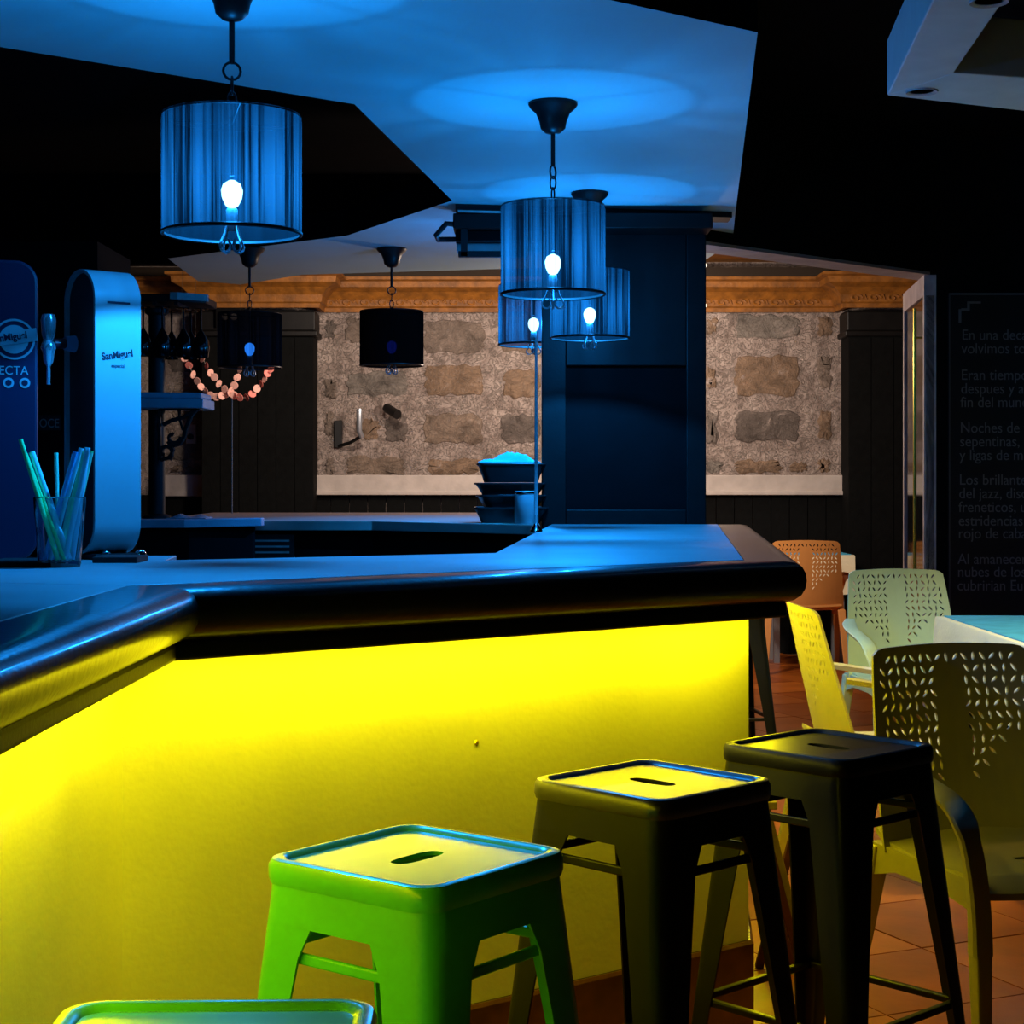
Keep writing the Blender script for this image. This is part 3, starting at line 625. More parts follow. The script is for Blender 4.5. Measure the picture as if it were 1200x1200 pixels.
# ------------------------------------------------------------------ pendant lamps
def pleated(r, h, n=132):
    vs = []; rnd = random.Random(5); k = n*2; zs = [0, 0.012, 0.06, 0.13, 0.20, h-0.012, h]
    off = [(0.0016 if i % 2 else -0.0016)*rnd.uniform(0.4, 1.3) for i in range(k)]
    for zi, z in enumerate(zs):
        for i in range(k):
            a = 2*pi*i/k; q = r+(off[i] if 0 < zi < 6 else 0); vs.append((q*cos(a), q*sin(a), z))
    f = [(a*k+i, a*k+(i+1) % k, (a+1)*k+(i+1) % k, (a+1)*k+i) for a in range(len(zs)-1) for i in range(k)]
    return MB().add(vs, f)
def pendant(x, y, zb, lab, lit, energy, drop=None, rz=0.0):
    """zb is the height of the shade's lower rim; the canopy sits on the ceiling"""
    e = empty('pendant_lamp', (x, y, CZ), rz); tag(e, lab, 'pendant lamp', 'drum pendant lamps over the bar')
    b = zb-CZ; H = 0.262; r = 0.15
    MB().lathe([(0.070, 0), (0.072, -0.006), (0.066, -0.016), (0.050, -0.030), (0.040, -0.055), (0.036, -0.075), (0.022, -0.088), (0.010, -0.092)], 24).build('canopy', 'lamp_metal', e, smooth=True)
    top = b+H
    MB().tube([(0, 0, -0.088), (0, 0, -0.185)], 0.0065, 8).build('rod', 'lamp_metal', e, smooth=True)
    z = -0.182
    rr = 0.019
    MB().tube([(rr*cos(a), 0, z-rr+rr*sin(a)) for a in [k*pi/8 for k in range(16)]], 0.003, 6, closed=True).build('ring', 'lamp_metal', e, smooth=True)
    z -= 2*rr-0.005; i = 0
    while z > top+0.01:
        q = [(0.009*cos(a), 0.0, z-0.018+0.020*sin(a)) for a in [k*pi/7 for k in range(14)]]
        if i % 2 == 0: q = [(0.0, p[0], p[2]) for p in q]
        MB().tube(q, 0.0026, 5, closed=True).build('chain_link', 'lamp_metal', e, smooth=True); z -= 0.033; i += 1
    MB().tube([(0, 0, max(z, top+0.001)+0.004), (0, 0, b+0.13)], 0.005, 8).build('stem', 'lamp_metal', e, smooth=True)
    s = pleated(r, H).build('shade', 'shade_fabric' if lit else 'shade_dark', e, smooth=False); s.location = (0, 0, b)
    MB().tube([(r*cos(a), r*sin(a), 0.004) for a in [k*pi/24 for k in range(48)]], 0.0045, 6, closed=True).build('trim_band', 'lamp_metal', s, smooth=True)
    MB().tube([(r*cos(a), r*sin(a), H-0.004) for a in [k*pi/24 for k in range(48)]], 0.0012, 6, closed=True).build('trim_band', 'lamp_metal', s, smooth=True)
    MB().lathe([(0.006, H-0.0042), (r+0.0005, H-0.004)], 48, cap=False).build('top_dimmer', 'top_dimmer' if lit else 'shade_dark', s)  # added disc over the opening, dims the light circle on the ceiling
    for q in range(3):
        a = 2*pi*q/3+0.5; MB().tube([(0.006*cos(a), 0.006*sin(a), top-0.02), (r*cos(a), r*sin(a), top-0.004)], 0.0012, 5).build('spoke', 'lamp_metal', e)
    # candle arm scrolls under the rim
    for q in range(4):
        a = 2*pi*q/4+0.5; pr = [(0.004, 0.055), (0.010, 0.03), (0.020, 0.0), (0.030, -0.018)]
        pr += [(0.020+0.012*cos(t)*(1-t/12), -0.024+0.012*sin(t)*(1-t/12)) for t in [-k*0.6+0.6 for k in range(9)]]
        MB().tube([(p[0]*cos(a), p[0]*sin(a), b+p[1]) for p in pr], 0.0028, 6).build('scroll', 'scroll_metal', e, smooth=True)
    MB().lathe([(0.013, 0.010), (0.013, 0.055), (0.009, 0.06)], 12, c=(0, 0, b)).build('socket', 'scroll_metal', e, smooth=True)
    MB().lathe([(0.006, -0.032), (0.014, -0.027), (0.022, -0.010), (0.024, 0.006), (0.019, 0.020), (0.006, 0.028)], 14, c=(0, 0, b+0.092)).build('bulb', lit or 'bulb_glint', e, smooth=True)
    if energy:
        l = light('bulb_light', 'POINT', (0, 0, 0), energy, BLUE, 0.012); l.parent = e; l.location = (0, 0, b+0.094)
    return e
PE = 76.0
pendant(-0.612, 3.73, 1.81, 'large lit blue drum pendant above the beer tower and straws', 'bulb_lit', PE, rz=0.3)
pendant(0.119, 4.96, 1.81, 'lit blue drum pendant over the middle of the bar, with bare chain', 'bulb_lit', PE, rz=1.1)
pendant(0.297, 6.52, 1.81, 'lit blue drum pendant before the black pillar, partly behind the middle pendant', 'bulb_lit', PE, rz=2.0)
pendant(0.093, 7.36, 1.85, 'lit blue drum pendant half hidden behind the pillar edge', 'bulb_lit', PE, rz=0.8)
pendant(-0.571, 8.1, 1.81, 'unlit black drum pendant against the stone wall', None, 0, rz=0.1)
pendant(-1.245, 8.1, 1.80, 'dim dark drum pendant with a blue bulb before the black pilaster', 'bulb_dim', 0.35, rz=0.2)

# ------------------------------------------------------------------ beer towers, glass of straws
bt = empty('beer_tower', (-0.965, 4.02, 1.09), R(42)); tag(bt, 'pale looped beer tower with printed logo and chrome tap', 'beer tower')
# stadium loop profile in local (x across the loop, z up); the band runs round it and is wide along local y
BW, BD, BH = 0.118, 0.150, 0.665
def stad(w, h, z0, r, n=10):
    out = []
    for cx, cz, a0 in ((w/2-r, h-r, 0), (-w/2+r, h-r, pi/2), (-w/2+r, r, pi), (w/2-r, r, 1.5*pi)):
        for q in range(n): a = a0+q/(n-1)*pi/2; out.append((cx+r*cos(a), z0+cz+r*sin(a)))
    return out
# local frame: the loop lies in the y-z plane, the band is wide along local x; local -y is the printed front
lo_ = stad(BD, BH, 0.012, 0.074); li_ = stad(BD-0.016, BH-0.016, 0.020, 0.066)
band = MB()
band.rings([[(-BW/2, y, z) for y, z in lo_], [(BW/2, y, z) for y, z in lo_], [(BW/2, y, z) for y, z in li_], [(-BW/2, y, z) for y, z in li_], [(-BW/2, y, z) for y, z in lo_]], cap=False)
band.build('band', 'tower_white', bt, smooth=True)
pn = stad(BD-0.017, BH-0.017, 0.0205, 0.0655)
MB().rings([[(-BW/2+0.010, y, z) for y, z in pn], [(BW/2-0.010, y, z) for y, z in pn]]).build('side_panel', 'tower_side', bt)
MB().box(-0.055, 0.055, -0.07, 0.07, 0, 0.014).build('foot', 'iron', bt, bevel=0.003)
MB().box(-0.028, 0.030, -BD/2-0.0015, -BD/2+0.002, 0.598-0.004, 0.598+0.001).build('slot', 'navy_print', bt)
letters('lettering', 'SanMiguel', 0.0235, 'maroon_print', bt, (-0.041, -BD/2-0.0006, 0.462), (pi/2, -0.15, 0), ext=0.0004, bold=0.0007, sx=0.86)
letters('lettering', 'especial', 0.0125, 'maroon_print', bt, (-0.018, -BD/2-0.0006, 0.446), (pi/2, 0, 0), ext=0.0004, sx=0.9)
TY = 0.040
tp = MB().tube([(-BW/2+0.008, TY, 0.505), (-BW/2-0.016, TY, 0.505)], [0.020, 0.016], 14).build('tap', 'purple_knob', bt, smooth=True)
MB().tube([(-BW/2-0.016, TY, 0.505), (-BW/2-0.046, TY, 0.502)], 0.012, 12).build('collar', 'collar_red', tp, smooth=True)
MB().lathe([(0.012, 0.0), (0.015, 0.010), (0.018, 0.045), (0.014, 0.058), (0.004, 0.060)], 18, c=(-BW/2-0.058, TY, 0.512)).build('handle', 'tap_chrome', tp, smooth=True)
MB().lathe([(0.0045, -0.105), (0.0045, -0.062), (0.011, -0.052), (0.014, -0.028), (0.018, -0.020), (0.016, -0.010), (0.010, 0.0)], 18, c=(-BW/2-0.058, TY, 0.512)).build('spout', 'tap_chrome', tp, smooth=True)
for x in (-0.045, 0.045): MB().lathe([(0.014, 0), (0.014, 0.012), (0.008, 0.02)], 10, c=(x+0.03, -0.045, 0.0)).build('clamp', 'chrome', bt, smooth=True)

nt_ = empty('navy_beer_tower', (-1.178, 3.97, 1.09), R(15)); tag(nt_, 'dark navy beer tower with round emblem at the picture edge', 'beer tower')
ns = stad(0.145, 0.69, 0.0, 0.05)
ns = [(x, max(z, 0.0)) for x, z in ns]
m = MB(); m.rings([[(x, -0.06, z) for x, z in ns], [(x, 0.06, z) for x, z in ns]]); m.build('body', 'tower_navy', nt_, bevel=0.006)
em = MB().rings([[(0.047*cos(a), 0, 0.047*sin(a)) for a in [k*pi/20 for k in range(40)]], [(0.047*cos(a), -0.0012, 0.047*sin(a)) for a in [k*pi/20 for k in range(40)]],
                 [(0.042*cos(a), -0.0012, 0.042*sin(a)) for a in [k*pi/20 for k in range(40)]], [(0.042*cos(a), 0, 0.042*sin(a)) for a in [k*pi/20 for k in range(40)]]], cap=False).build('emblem_ring', 'pale_print', nt_)
em.location = (0.020, -0.0603, 0.508)
e2 = MB().lathe([(0.001, 0), (0.033, 0), (0.033, 0.0010), (0.001, 0.0010)], 32).build('emblem_disc', 'pale_print', nt_); e2.location = (0.020, -0.0603, 0.508); e2.rotation_euler = (pi/2, 0, 0)
e3 = MB().box(-0.052, 0.052, -0.0022, 0, -0.015, 0.015).build('emblem_banner', 'pale_print', nt_); e3.location = (0.020, -0.0604, 0.512); e3.rotation_euler = (0, -0.16, 0)
letters('lettering', 'SanMiguel', 0.023, 'navy_print', nt_, (-0.028, -0.0630, 0.499), (pi/2, -0.16, 0), ext=0.0003, bold=0.0006, sx=0.86)
letters('lettering', 'SELECTA', 0.0285, 'pale_print', nt_, (-0.052, -0.0608, 0.427), (pi/2, 0, 0), ext=0.0005, sx=0.93)
for x in (-0.030, 0.008, 0.044):
    o = MB().lathe([(0.001, 0), (0.012, 0), (0.012, 0.0010), (0.001, 0.0010)], 20).build('badge', 'pale_print', nt_); o.location = (x, -0.0603, 0.408); o.rotation_euler = (pi/2, 0, 0)
    o2 = MB().lathe([(0.001, 0), (0.007, 0), (0.007, 0.0006), (0.001, 0.0006)], 14).build('badge_mark', 'navy_print', nt_); o2.location = (x, -0.0614, 0.408); o2.rotation_euler = (pi/2, 0, 0)
bx_ = empty('lettered_box', (-1.10, 4.14, 1.20)); tag(bx_, 'dark lettered box between the two beer towers', 'box')
bx_.location = (-1.152, 4.12, 1.09)
MB().box(-0.035, 0.090, 0.0, 0.03, 0, 0.345).build('box_body', 'black_paint', bx_, bevel=0.003)
MB().box(0.0, 0.062, -0.001, 0.0, 0.305, 0.342).build('label_plate', 'tower_side', bx_)
letters('lettering', 'IOCE', 0.030, 'pale_print', bx_, (0.005, -0.0012, 0.312), (pi/2, 0, 0), ext=0.0003, sx=0.80)
dm = MB().box(-1.13, -0.975, 3.62, 3.80, 1.0905, 1.102).build('drip_mat', 'rubber', bevel=0.002); tag(dm, 'black rubber drip mat under the navy beer tower', 'mat')
dm2 = MB().box(-0.935, -0.835, 3.80, 3.92, 1.0905, 1.104).build('drip_mat', 'rubber', bevel=0.002); tag(dm2, 'black rubber mat behind the glass of straws', 'mat')

sgx, sgy = -0.965, 3.64
sgl = MB().lathe([(0.002, 0.0), (0.043, 0.0), (0.045, 0.006), (0.050, 0.08), (0.055, 0.147), (0.0535, 0.149), (0.052, 0.147), (0.0475, 0.08), (0.042, 0.014), (0.002, 0.012)], 32).build('straw_glass', 'glass', smooth=True)
sgl.location = (sgx, sgy, 1.0905); tag(sgl, 'clear tumbler full of drinking straws on the bar', 'glass')
def straw(bx, by, rx, ry, L, m, r, lab):
    a = Vector((bx, by, 0.0165)); d = (Vector((rx, ry, 0.147))-a).normalized(); b = a+d*L
    n = 10; up = Vector((1, 0, 0)); u_ = (up-d*up.dot(d)).normalized(); v_ = d.cross(u_)
    ring = lambda c, q: [c+(u_*cos(2*pi*k/n)+v_*sin(2*pi*k/n))*q for k in range(n)]
    o = MB().rings([ring(a, r), ring(b, r), ring(b, r*0.75), ring(a, r*0.75), ring(a, r)], cap=False).build('drinking_straw', m, smooth=True)
    o.location = (sgx, sgy, 1.0905); tag(o, lab, 'straw', 'drinking straws in the tumbler')
for a in [(0.004, -0.030, -0.038, -0.024, 0.268, 'straw_green', 0.0050, 'bright green straw leaning far out over the tumbler rim'),
          (0.014, -0.018, -0.035, -0.012, 0.240, 'straw_green', 0.0045, 'shorter green straw beside the bright leaning one'),
          (0.022, -0.006, -0.025, -0.001, 0.243, 'straw_pale', 0.0066, 'thick pale straw leaning away from the bright green one'),
          (-0.010, 0.032, -0.016, 0.042, 0.228, 'straw_mint', 0.0045, 'mint straw standing upright at the back of the tumbler'),
          (-0.022, 0.022, 0.000, 0.042, 0.230, 'straw_blue', 0.0048, 'deep blue straw standing behind the pale ones'),
          (-0.033, 0.004, 0.004, 0.006, 0.238, 'straw_blue', 0.0055, 'light blue straw crossing the middle of the tumbler'),
          (-0.024, 0.012, 0.012, 0.016, 0.246, 'straw_pale', 0.0055, 'pale blue straw crossing behind the light blue one'),
          (-0.010, 0.020, 0.022, 0.029, 0.236, 'straw_mint', 0.0055, 'mint straw at the inner side of the bundle leaning to the beer tower'),
          (0.000, 0.008, 0.030, 0.006, 0.234, 'straw_mint', 0.0058, 'thick mint straw in the middle of the bundle leaning to the beer tower'),
          (0.004, 0.024, 0.036, 0.027, 0.238, 'straw_green', 0.0050, 'green straw at the back of the bundle leaning to the beer tower'),
          (0.014, 0.015, 0.042, 0.016, 0.232, 'straw_mint', 0.0055, 'short mint straw in the bundle leaning to the beer tower'),
          (0.026, 0.002, 0.0455, -0.002, 0.240, 'straw_pale', 0.0060, 'outermost pale straw leaning to the beer tower'),
          (0.014, -0.010, 0.042, -0.012, 0.238, 'straw_pale', 0.0058, 'pale straw at the front of the bundle leaning to the beer tower')]:
    straw(*a)

# ------------------------------------------------------------------ bar stools
def rsq(w, r, z, n=7):
    out = []
    for cx, cy, a0 in ((w/2-r, w/2-r, 0), (-w/2+r, w/2-r, pi/2), (-w/2+r, -w/2+r, pi), (w/2-r, -w/2+r, 1.5*pi)):
        for q in range(n): a = a0+q/(n-1)*pi/2; out.append((cx+r*cos(a), cy+r*sin(a), z))
    return out
def stool(x, y, rz, m, lab, slot_turn=0.0, seat_m=None):
    e = empty('bar_stool', (x, y, 0), R(rz)); tag(e, lab, 'bar stool', 'metal bar stools along the bar')
    S = 0.312; H = 0.76
    # seat pan with raised rim and a slotted hand hole
    st = MB()
    outer = [rsq(S*0.985, 0.036, H-0.034), rsq(S, 0.038, H-0.026), rsq(S, 0.038, H-0.010), rsq(S-0.008, 0.036, H-0.002), rsq(S-0.020, 0.033, H), rsq(S-0.034, 0.030, H-0.001), rsq(S-0.046, 0.026, H-0.007)]
    st.rings(outer, cap=False)
    n = len(outer[0])
    slot = []
    for k in range(n):
        a = 2*pi*(k+0.5)/n+pi*0.0; c, s_ = cos(a+0.05), sin(a+0.05)
        q = (abs(c)**3+abs(s_)**3)**(-1/3); slot.append((0.048*c*q, 0.017*s_*q, H-0.007))
    slot2 = [(p[0], p[1], H-0.012) for p in slot]
    inner = outer[-1]
    # bridge: match by angle
    ang = [math.atan2(p[1], p[0]) % (2*pi) for p in inner]; sl_ = sorted(slot, key=lambda p: math.atan2(p[1]/0.36, p[0]) % (2*pi))
    inn = [p for _, p in sorted(zip(ang, inner))]
    st.rings([inn, [(p[0], p[1], H-0.007) for p in sl_], [(p[0]*0.99, p[1]*0.99, H-0.013) for p in sl_]], cap=False)
    so_ = st.build('seat', seat_m or m, e, smooth=True); so_.rotation_euler = (0, 0, slot_turn)
    # skirt below the seat
    sk = MB().rings([rsq(S*0.968, 0.036, H-0.026), rsq(S*1.005, 0.040, H-0.085), rsq(S*1.0, 0.038, H-0.085), rsq(S*0.955, 0.034, H-0.026)], cap=False)
    sk.build('skirt', m, e, smooth=True)
    # arched gussets and legs: L-shaped pressed legs, wide at the top, tapering to the foot
    def leg(sx, sy):
        rings = []
        for t in (0.0, 0.06, 0.13, 0.25, 0.45, 0.7, 0.9, 1.0):
            z = (H-0.03)*(1-t); half = S*0.484+t*0.062
            w = 0.098-0.058*min(1, t*1.15)**0.8 if t > 0.12 else 0.112-0.09*t
            r = max(0.016, min(0.036-0.020*t, w*0.45)); th = 0.004
            def pts(off):
                o = []
                o.append((half-w, half-off)); 
                for q in range(6):
                    a = pi/2-q/5*pi/2; o.append((half-r+(r-off)*cos(a), half-r+(r-off)*sin(a)))
                o.append((half-off, half-w)); return o
            ring = pts(0)+pts(th)[::-1]
            rings.append([(p[0]*sx, p[1]*sy, z) for p in ring])
        l = MB().rings(rings).build('leg', m, e, smooth=True)
        f = S*0.484+0.062
        MB().lathe([(0.016, 0.0), (0.018, 0.004), (0.018, 0.014), (0.014, 0.018)], 10, c=((f-0.016)*sx, (f-0.016)*sy, 0.0)).build('foot_cap', 'rubber', l)
    for sx in (-1, 1):
        for sy in (-1, 1): leg(sx, sy)
    # upper braces and lower foot rails
    for (z, ins, th, h) in ((H-0.128, 0.0, 0.004, 0.016), (0.255, 0.0, 0.008, 0.014)):
        t = 1-z/(H-0.03); half = S*0.484+t*0.062-0.012
        for k in range(4):
            a = k*pi/2
            o = MB().box(-half, half, half-th, half+th, z-h/2, z+h/2).build('brace' if z > 0.4 else 'foot_rail', m, e, bevel=0.003); o.rotation_euler = (0, 0, a)
    return e
stool(-0.285, 1.555, 1.5, 'stool_teal', 'green metal bar stool cut off at the bottom edge')
stool(-0.1315, 2.37, 52, 'stool_green', 'bright green metal bar stool before the yellow bar front')
stool(0.2435, 2.96, 44, 'stool_black', 'black metal bar stool with seat shining yellow', slot_turn=-pi/2, seat_m='seat_worn')
stool(0.6206, 3.35, 43, 'stool_char', 'black metal bar stool with dark seat beside the perforated chair', slot_turn=-pi/2)

# ------------------------------------------------------------------ perforated armchairs
def back_mesh():
    """flat pattern in (u: -0.5..0.5, v: 0..1) cut with leaf holes, then bent into the backrest shell"""
    Wb, Hb = 0.50, 0.462
    verts = []; edges = []; faces = []
    def poly(p):
        o = len(verts); verts.extend(Vector(q) for q in p); n = len(p); faces.append(list(range(o, o+n)))
        for i in range(n): edges.append((o+i, o+(i+1) % n))
    # outline
    out = []
    def half(v):  # half width at height v (0..Hb)
        return 0.212+0.046*(1-(v/Hb))**0.8
    N = 14
    rt = 0.03
    right = [(half(Hb*k/N), Hb*k/N) for k in range(N)]+[(half(Hb*0.97), Hb*0.965), (half(Hb)-0.012, Hb*0.99), (half(Hb)-0.03, Hb)]
    topm = [(half(Hb)-0.03-(2*(half(Hb)-0.03))*k/10, Hb+0.006*sin(pi*k/10)) for k in range(1, 10)]
    out = right+topm+[(-a, b) for a, b in right[::-1]]+[(half(0)*(-1+2*k/10), 0) for k in range(1, 10)]
    poly(out)
    nh = 0
    ang = [4, -40, 42, -8, 34, -46]
    pu, pv = 0.0245, 0.0285
    holes = []
    for j in range(16):
        for i in range(-10, 11):
            u = i*pu+(0.5*pu if j % 2 else 0)*0.35; v = Hb-0.028-j*pv
            if v < 0.06: continue
            if abs(u+0.004) < 0.036 and j > 0: continue
            if abs(u) > half(v)-0.022: continue
            lim = 0.235-0.0*abs(u)
            depth = Hb-v
            if depth > 0.20+max(0, (0.17-abs(u)))*1.05: continue
            a = R(ang[(i+2*j+(i*j)//5) % 6]); Lh = 0.0128; wh = 0.0042
            p = []
            for (s_, t_) in ((0, -1), (0.75, -0.45), (1, 0.1), (0.7, 0.6), (0, 1), (-0.7, 0.6), (-1, 0.1), (-0.75, -0.45)):
                x_, y_ = s_*wh, t_*Lh; p.append((u+x_*cos(a)-y_*sin(a), v+x_*sin(a)+y_*cos(a)))
            poly(p); nh += 1
    for j in range(1, 12):
        for i in range(-7, 8):
            q = (i*0.034+0.004, j*0.036+0.007)
            if abs(q[0]) < half(q[1])-0.012: verts.append(Vector(q))
    vo, eo, fo, ov, oe, of = delaunay_2d_cdt([Vector((v[0], v[1])) for v in verts], edges, faces, 0, 1e-6)
    tri = [f for f, src in zip(fo, of) if 0 in src and len(src) == 1]
    def bend(u, v, off):
        # recline and wrap
        y = 0.205+0.095*(v/Hb)**0.9-1.05*u*u*(0.9-0.35*v/Hb)+off
        return (u, y, 0.415+v*0.985)
    n = len(vo); vs = [bend(v[0], v[1], 0.004) for v in vo]+[bend(v[0], v[1], -0.004) for v in vo]
    f = [tuple(t) for t in tri]+[tuple(i+n for i in t[::-1]) for t in tri]
    from collections import Counter
    ec = Counter()
    for t in tri:
        for a, b in zip(t, list(t[1:])+[t[0]]): ec[(a, b)] += 1
    for (a, b) in list(ec):
        if (b, a) not in ec: f.append((b, a, a+n, b+n))
    return MB().add(vs, f)
BACK = back_mesh()
def chair(x, y, th, m, lab):
    e = empty('armchair', (x, y, 0), R(th)); tag(e, lab, 'chair', 'plastic armchairs with leaf-cut backs')
    BACK.build('backrest', m, e, smooth=False)
    # seat shell with rounded front lip
    nx, ny = 12, 12; vs = []
    for j in range(ny+1):
        for i in range(nx+1):
            a = -1+2*i/nx; b = j/ny; yy = -0.235+0.455*b; hw = 0.235+0.015*(1-b)
            z = 0.428-0.012*sin(pi*b)+0.018*a*a*0.6-(0.035*max(0, (0.12-b)/0.12)**2)+0.02*max(0, (b-0.85)/0.15)**2
            vs.append((a*hw, yy, z))
    n = len(vs); vs += [(x_, y_, z_-0.014) for x_, y_, z_ in vs]; f = []
    for j in range(ny):
        for i in range(nx):
            k = j*(nx+1)+i; f.append((k, k+1, k+nx+2, k+nx+1)); f.append((n+k, n+k+nx+1, n+k+nx+2, n+k+1))
    brd = list(range(nx+1))+[j*(nx+1)+nx for j in range(1, ny+1)]+[ny*(nx+1)+i for i in range(nx-1, -1, -1)]+[j*(nx+1) for j in range(ny-1, 0, -1)]
    for p, q in zip(brd, brd[1:]+brd[:1]): f.append((p, n+p, n+q, q))
    se = MB().add(vs, f).build('seat', m, e, smooth=True)
    MB().box(-0.022, 0.022, -0.03, -0.018, 0.4185, 0.4192).build('drain_slot', 'rubber', se)
    for s_ in (-1, 1):
        # side rail under the seat
        MB().rings([[(s_*0.225, yy, 0.43-0.055-dz), (s_*0.252, yy, 0.43-0.055-dz), (s_*0.252, yy, 0.425), (s_*0.225, yy, 0.425)] for yy, dz in ((-0.225, 0.02), (-0.1, 0), (0.1, 0.0), (0.22, 0.03))]).build('side_rail', m, e, smooth=False)
        # arm: from the back, forward, then curving down into the front leg
        pts = [(s_*0.236, 0.185, 0.655), (s_*0.262, 0.12, 0.648), (s_*0.288, 0.02, 0.632), (s_*0.292, -0.10, 0.612), (s_*0.288, -0.18, 0.590), (s_*0.280, -0.225, 0.545), (s_*0.270, -0.245, 0.46), (s_*0.262, -0.250, 0.36), (s_*0.260, -0.250, 0.28)]
        pts = smoothpath(pts, 22); rr = []
        for k, p in enumerate(pts):
            q0 = Vector(pts[max(k-1, 0)]); q1 = Vector(pts[min(k+1, len(pts)-1)]); t = (q1-q0).normalized()
            side = Vector((s_, 0, 0)); side = (side-t*side.dot(t)).normalized(); up = t.cross(side)*(-s_)
            w = 0.030 if 2 < k < 14 else 0.024; h = 0.010+0.010*max(0, (k-10)/11)
            P = Vector(p); rr.append([P+side*w+up*-h*0.6, P+side*w*0.7+up*h, P-side*w*0.7+up*h, P-side*w+up*-h*0.6, P-side*w*0.8-up*h, P+side*w*0.8-up*h])
        MB().rings(rr).build('armrest', m, e, smooth=True)
        # legs
        def lg(x0, y0, z0, x1, y1, w0, w1):
            R_ = []
            for t in (0, 0.5, 1):
                cx, cy, cz, w = x0+(x1-x0)*t, y0+(y1-y0)*t, z0*(1-t), w0+(w1-w0)*t
                R_.append([(cx-w, cy-w, cz), (cx+w, cy-w, cz), (cx+w, cy+w, cz), (cx-w, cy+w, cz)])
            MB().rings(R_).build('leg', m, e, bevel=0.004)
        lg(s_*0.260, -0.250, 0.30, s_*0.262, -0.265, 0.019, 0.014)
        lg(s_*0.235, 0.205, 0.42, s_*0.262, 0.295, 0.024, 0.014)
    return e
chair(1.150, 3.893, 18, 'chair_olive', 'leaf-cut plastic armchair nearest the black stool, its slots glowing')
chair(1.735, 7.30, 7, 'chair_sage', 'pale green leaf-cut plastic armchair in front of the open door')
chair(1.205, 5.50, 93, 'chair_beige', 'yellow-lit plastic armchair seen from the side by the bar end')
chair(1.93, 11.36, 176, 'chair_orange', 'orange leaf-cut plastic armchair in the far room')
chair(2.44, 7.00, -6, 'chair_sage', 'pale plastic armchair barely showing at the picture edge beside the text board')

# ------------------------------------------------------------------ tables
def table(x0, x1, y0, y1, lab, drop=0.26, blue=True):
    t = empty('dining_table', ((x0+x1)/2, (y0+y1)/2, 0)); tag(t, lab[0], 'table')
    w, d = (x1-x0)/2-0.012, (y1-y0)/2-0.012
    MB().box(-w, w, -d, d, 0.715, 0.742).build('tabletop', 'counter_beige', t, bevel=0.003)
    for sx in (-1, 1):
        for sy in (-1, 1): MB().box(sx*(w-0.07)-0.02, sx*(w-0.07)+0.02, sy*(d-0.07)-0.02, sy*(d-0.07)+0.02, 0, 0.715).build('leg', 'scroll_metal', t)
    # cloth with wavy drop
    rnd = random.Random(int(x0*100)); per = []
    def wal(x_a, y_a, x_b, y_b, n):
        return [(x_a+(x_b-x_a)*k/n, y_a+(y_b-y_a)*k/n) for k in range(n)]
    hw, hd = (x1-x0)/2, (y1-y0)/2
    per = wal(-hw, -hd, hw, -hd, 14)+wal(hw, -hd, hw, hd, 18)+wal(hw, hd, -hw, hd, 14)+wal(-hw, hd, -hw, -hd, 18)
    r0 = [(a*0.99, b*0.99, 0.748) for a, b in per]; r1 = [(a, b, 0.742) for a, b in per]
    r2 = [(a*1.012+0.004*sin(k*1.3), b*1.012+0.004*cos(k*1.1), 0.742-drop*0.5) for k, (a, b) in enumerate(per)]
    r3 = [(a*1.03+0.012*sin(k*1.3), b*1.025+0.012*cos(k*1.1), 0.742-drop-0.01*rnd.random()) for k, (a, b) in enumerate(per)]
    c = MB().rings([r0, r1, r2, r3], cap=False); c.add(r0, [tuple(range(len(r0)))])
    o = c.build('tablecloth', 'cloth_white', smooth=True); o.location = ((x0+x1)/2, (y0+y1)/2, 0); tag(o, lab[1], 'tablecloth')
    b = crumple('table_runner', x0+0.03, x1-0.02, y0+0.02, y1-0.02, 0.7485, 0.006, 'cloth_blue', 3, lab[2], 'overlay')
    return t
table(1.625, 2.55, 5.0, 6.56, ('cloth-covered table before the pale green armchair', 'pale tablecloth hanging off the table before the green armchair', 'blue overlay on the table before the green armchair'))
table(1.75, 2.36, 11.74, 12.14, ('small table beyond the orange armchair', 'pinkish white tablecloth beyond the orange armchair', 'blue overlay on the table beyond the orange armchair'))

# black stool past the bar end, leaning wooden stand by the bar corner
stool(0.905, 7.40, 8, 'stool_char', 'black metal bar stool mostly hidden behind the bar end')
ws = empty('folding_stand', (0.69, 4.26, 0)); tag(ws, 'low folding wooden stand with slanted legs behind the bar corner', 'stand')
def slat(name, a, b, w, t, m):
    a = Vector(a); b = Vector(b); d = (b-a).normalized(); n = Vector((0, 1, 0)); s_ = d.cross(n).normalized(); n = s_.cross(d)
    MB().rings([[p+s_*w+n*t, p-s_*w+n*t, p-s_*w-n*t, p+s_*w-n*t] for p in (a, b)]).build(name, m, ws, bevel=0.002)
slat('leg', (-0.075, 0.0, 0.46), (0.045, 0.0, 0.0), 0.010, 0.012, 'wood_red')
slat('leg', (-0.055, 0.015, 0.46), (0.062, 0.015, 0.0), 0.009, 0.012, 'wood_olive')
slat('leg', (0.075, 0.20, 0.46), (-0.045, 0.20, 0.0), 0.010, 0.012, 'wood_red')
slat('leg', (-0.075, 0.20, 0.46), (0.045, 0.20, 0.0), 0.010, 0.012, 'wood_red')
slat('rail', (-0.05, -0.02, 0.055), (0.085, -0.02, 0.055), 0.008, 0.008, 'chair_beige')
MB().box(-0.09, -0.03, -0.02, 0.22, 0.455, 0.475).build('top_slat', 'wood_olive', ws, bevel=0.003)

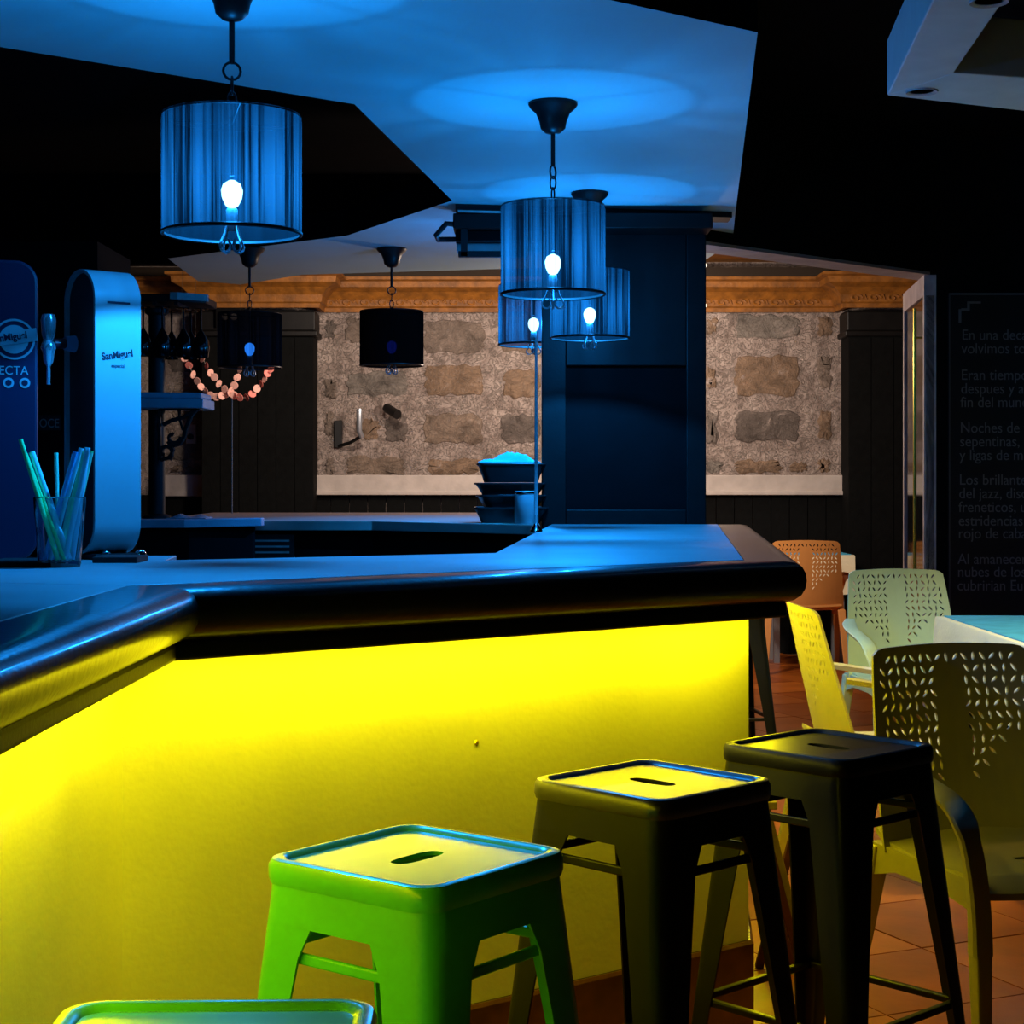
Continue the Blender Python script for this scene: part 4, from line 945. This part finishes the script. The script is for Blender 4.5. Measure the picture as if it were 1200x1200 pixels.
# ------------------------------------------------------------------ printed text board on the black partition
tb = empty('text_board', (2.222, WY, 0)); tag(tb, 'tall black board printed with Spanish text in grey letters', 'board')
def BX(px): return (px-600)/2000*8.56-2.222
def BZ(py): return 1.28+(560-py)/2000*8.56
MB().box(BX(1113), BX(1113)+1.25, -0.03, 0.0, BZ(735), BZ(343)).build('panel', 'board_black', tb)
MB().box(BX(1113), BX(1113)+1.25, -0.036, -0.03, BZ(345.5), BZ(343)).build('frame_line', 'board_line', tb)
MB().box(BX(1113), BX(1113)+0.004, -0.034, -0.03, BZ(735), BZ(343)).build('frame_line', 'board_line', tb)
oc = MB()
oc.box(BX(1124), BX(1127), -0.032, -0.03, BZ(378), BZ(362)); oc.box(BX(1134), BX(1150), -0.032, -0.03, BZ(355.5), BZ(353))
oc.box(BX(1127), BX(1137), -0.032, -0.03, BZ(364), BZ(361)); oc.box(BX(1134), BX(1137), -0.032, -0.03, BZ(362), BZ(354))
oc.build('corner_ornament', 'chalk_print', tb)
LN = [(398, 'En una decada'), (414, 'volvimos toga la'), (445, 'Eran tiempos de'), (461, 'despues y antes'), (477, 'fin del mundo'),
      (507, 'Noches de velos'), (523, 'sepentinas, plu'), (539, 'y ligas de mujer'), (568, 'Los brillantes r'), (584, 'del jazz, dison'), (600, 'freneticos, unid'),
      (616, 'estridencias co'), (631, 'rojo de cabaret'), (661, 'Al amanecer la'), (676, 'nubes de los b'), (692, 'cubririan Euro')]
for py, txt in LN:
    letters('lettering', txt, 0.076, 'chalk_print', tb, (BX(1127.5-(py-398)*0.018), -0.0305, BZ(py)), (pi/2, 0, 0), ext=0.0006, sx=0.90)

# warm spot of the suspended frame, then an added unseen spot
light('warm_spot', 'SPOT', (1.155, 4.81, 2.36), 28, (1.0, 0.58, 0.12), 0.03, (0, 0, 0), spot=R(58), blend=0.7)
light('warm_spot', 'SPOT', (1.85, 5.05, 2.36), 190, (1.0, 0.86, 0.38), 0.03, (R(28), 0, 0), spot=R(75), blend=0.7)  # added without a fixture to brighten the pale green armchair
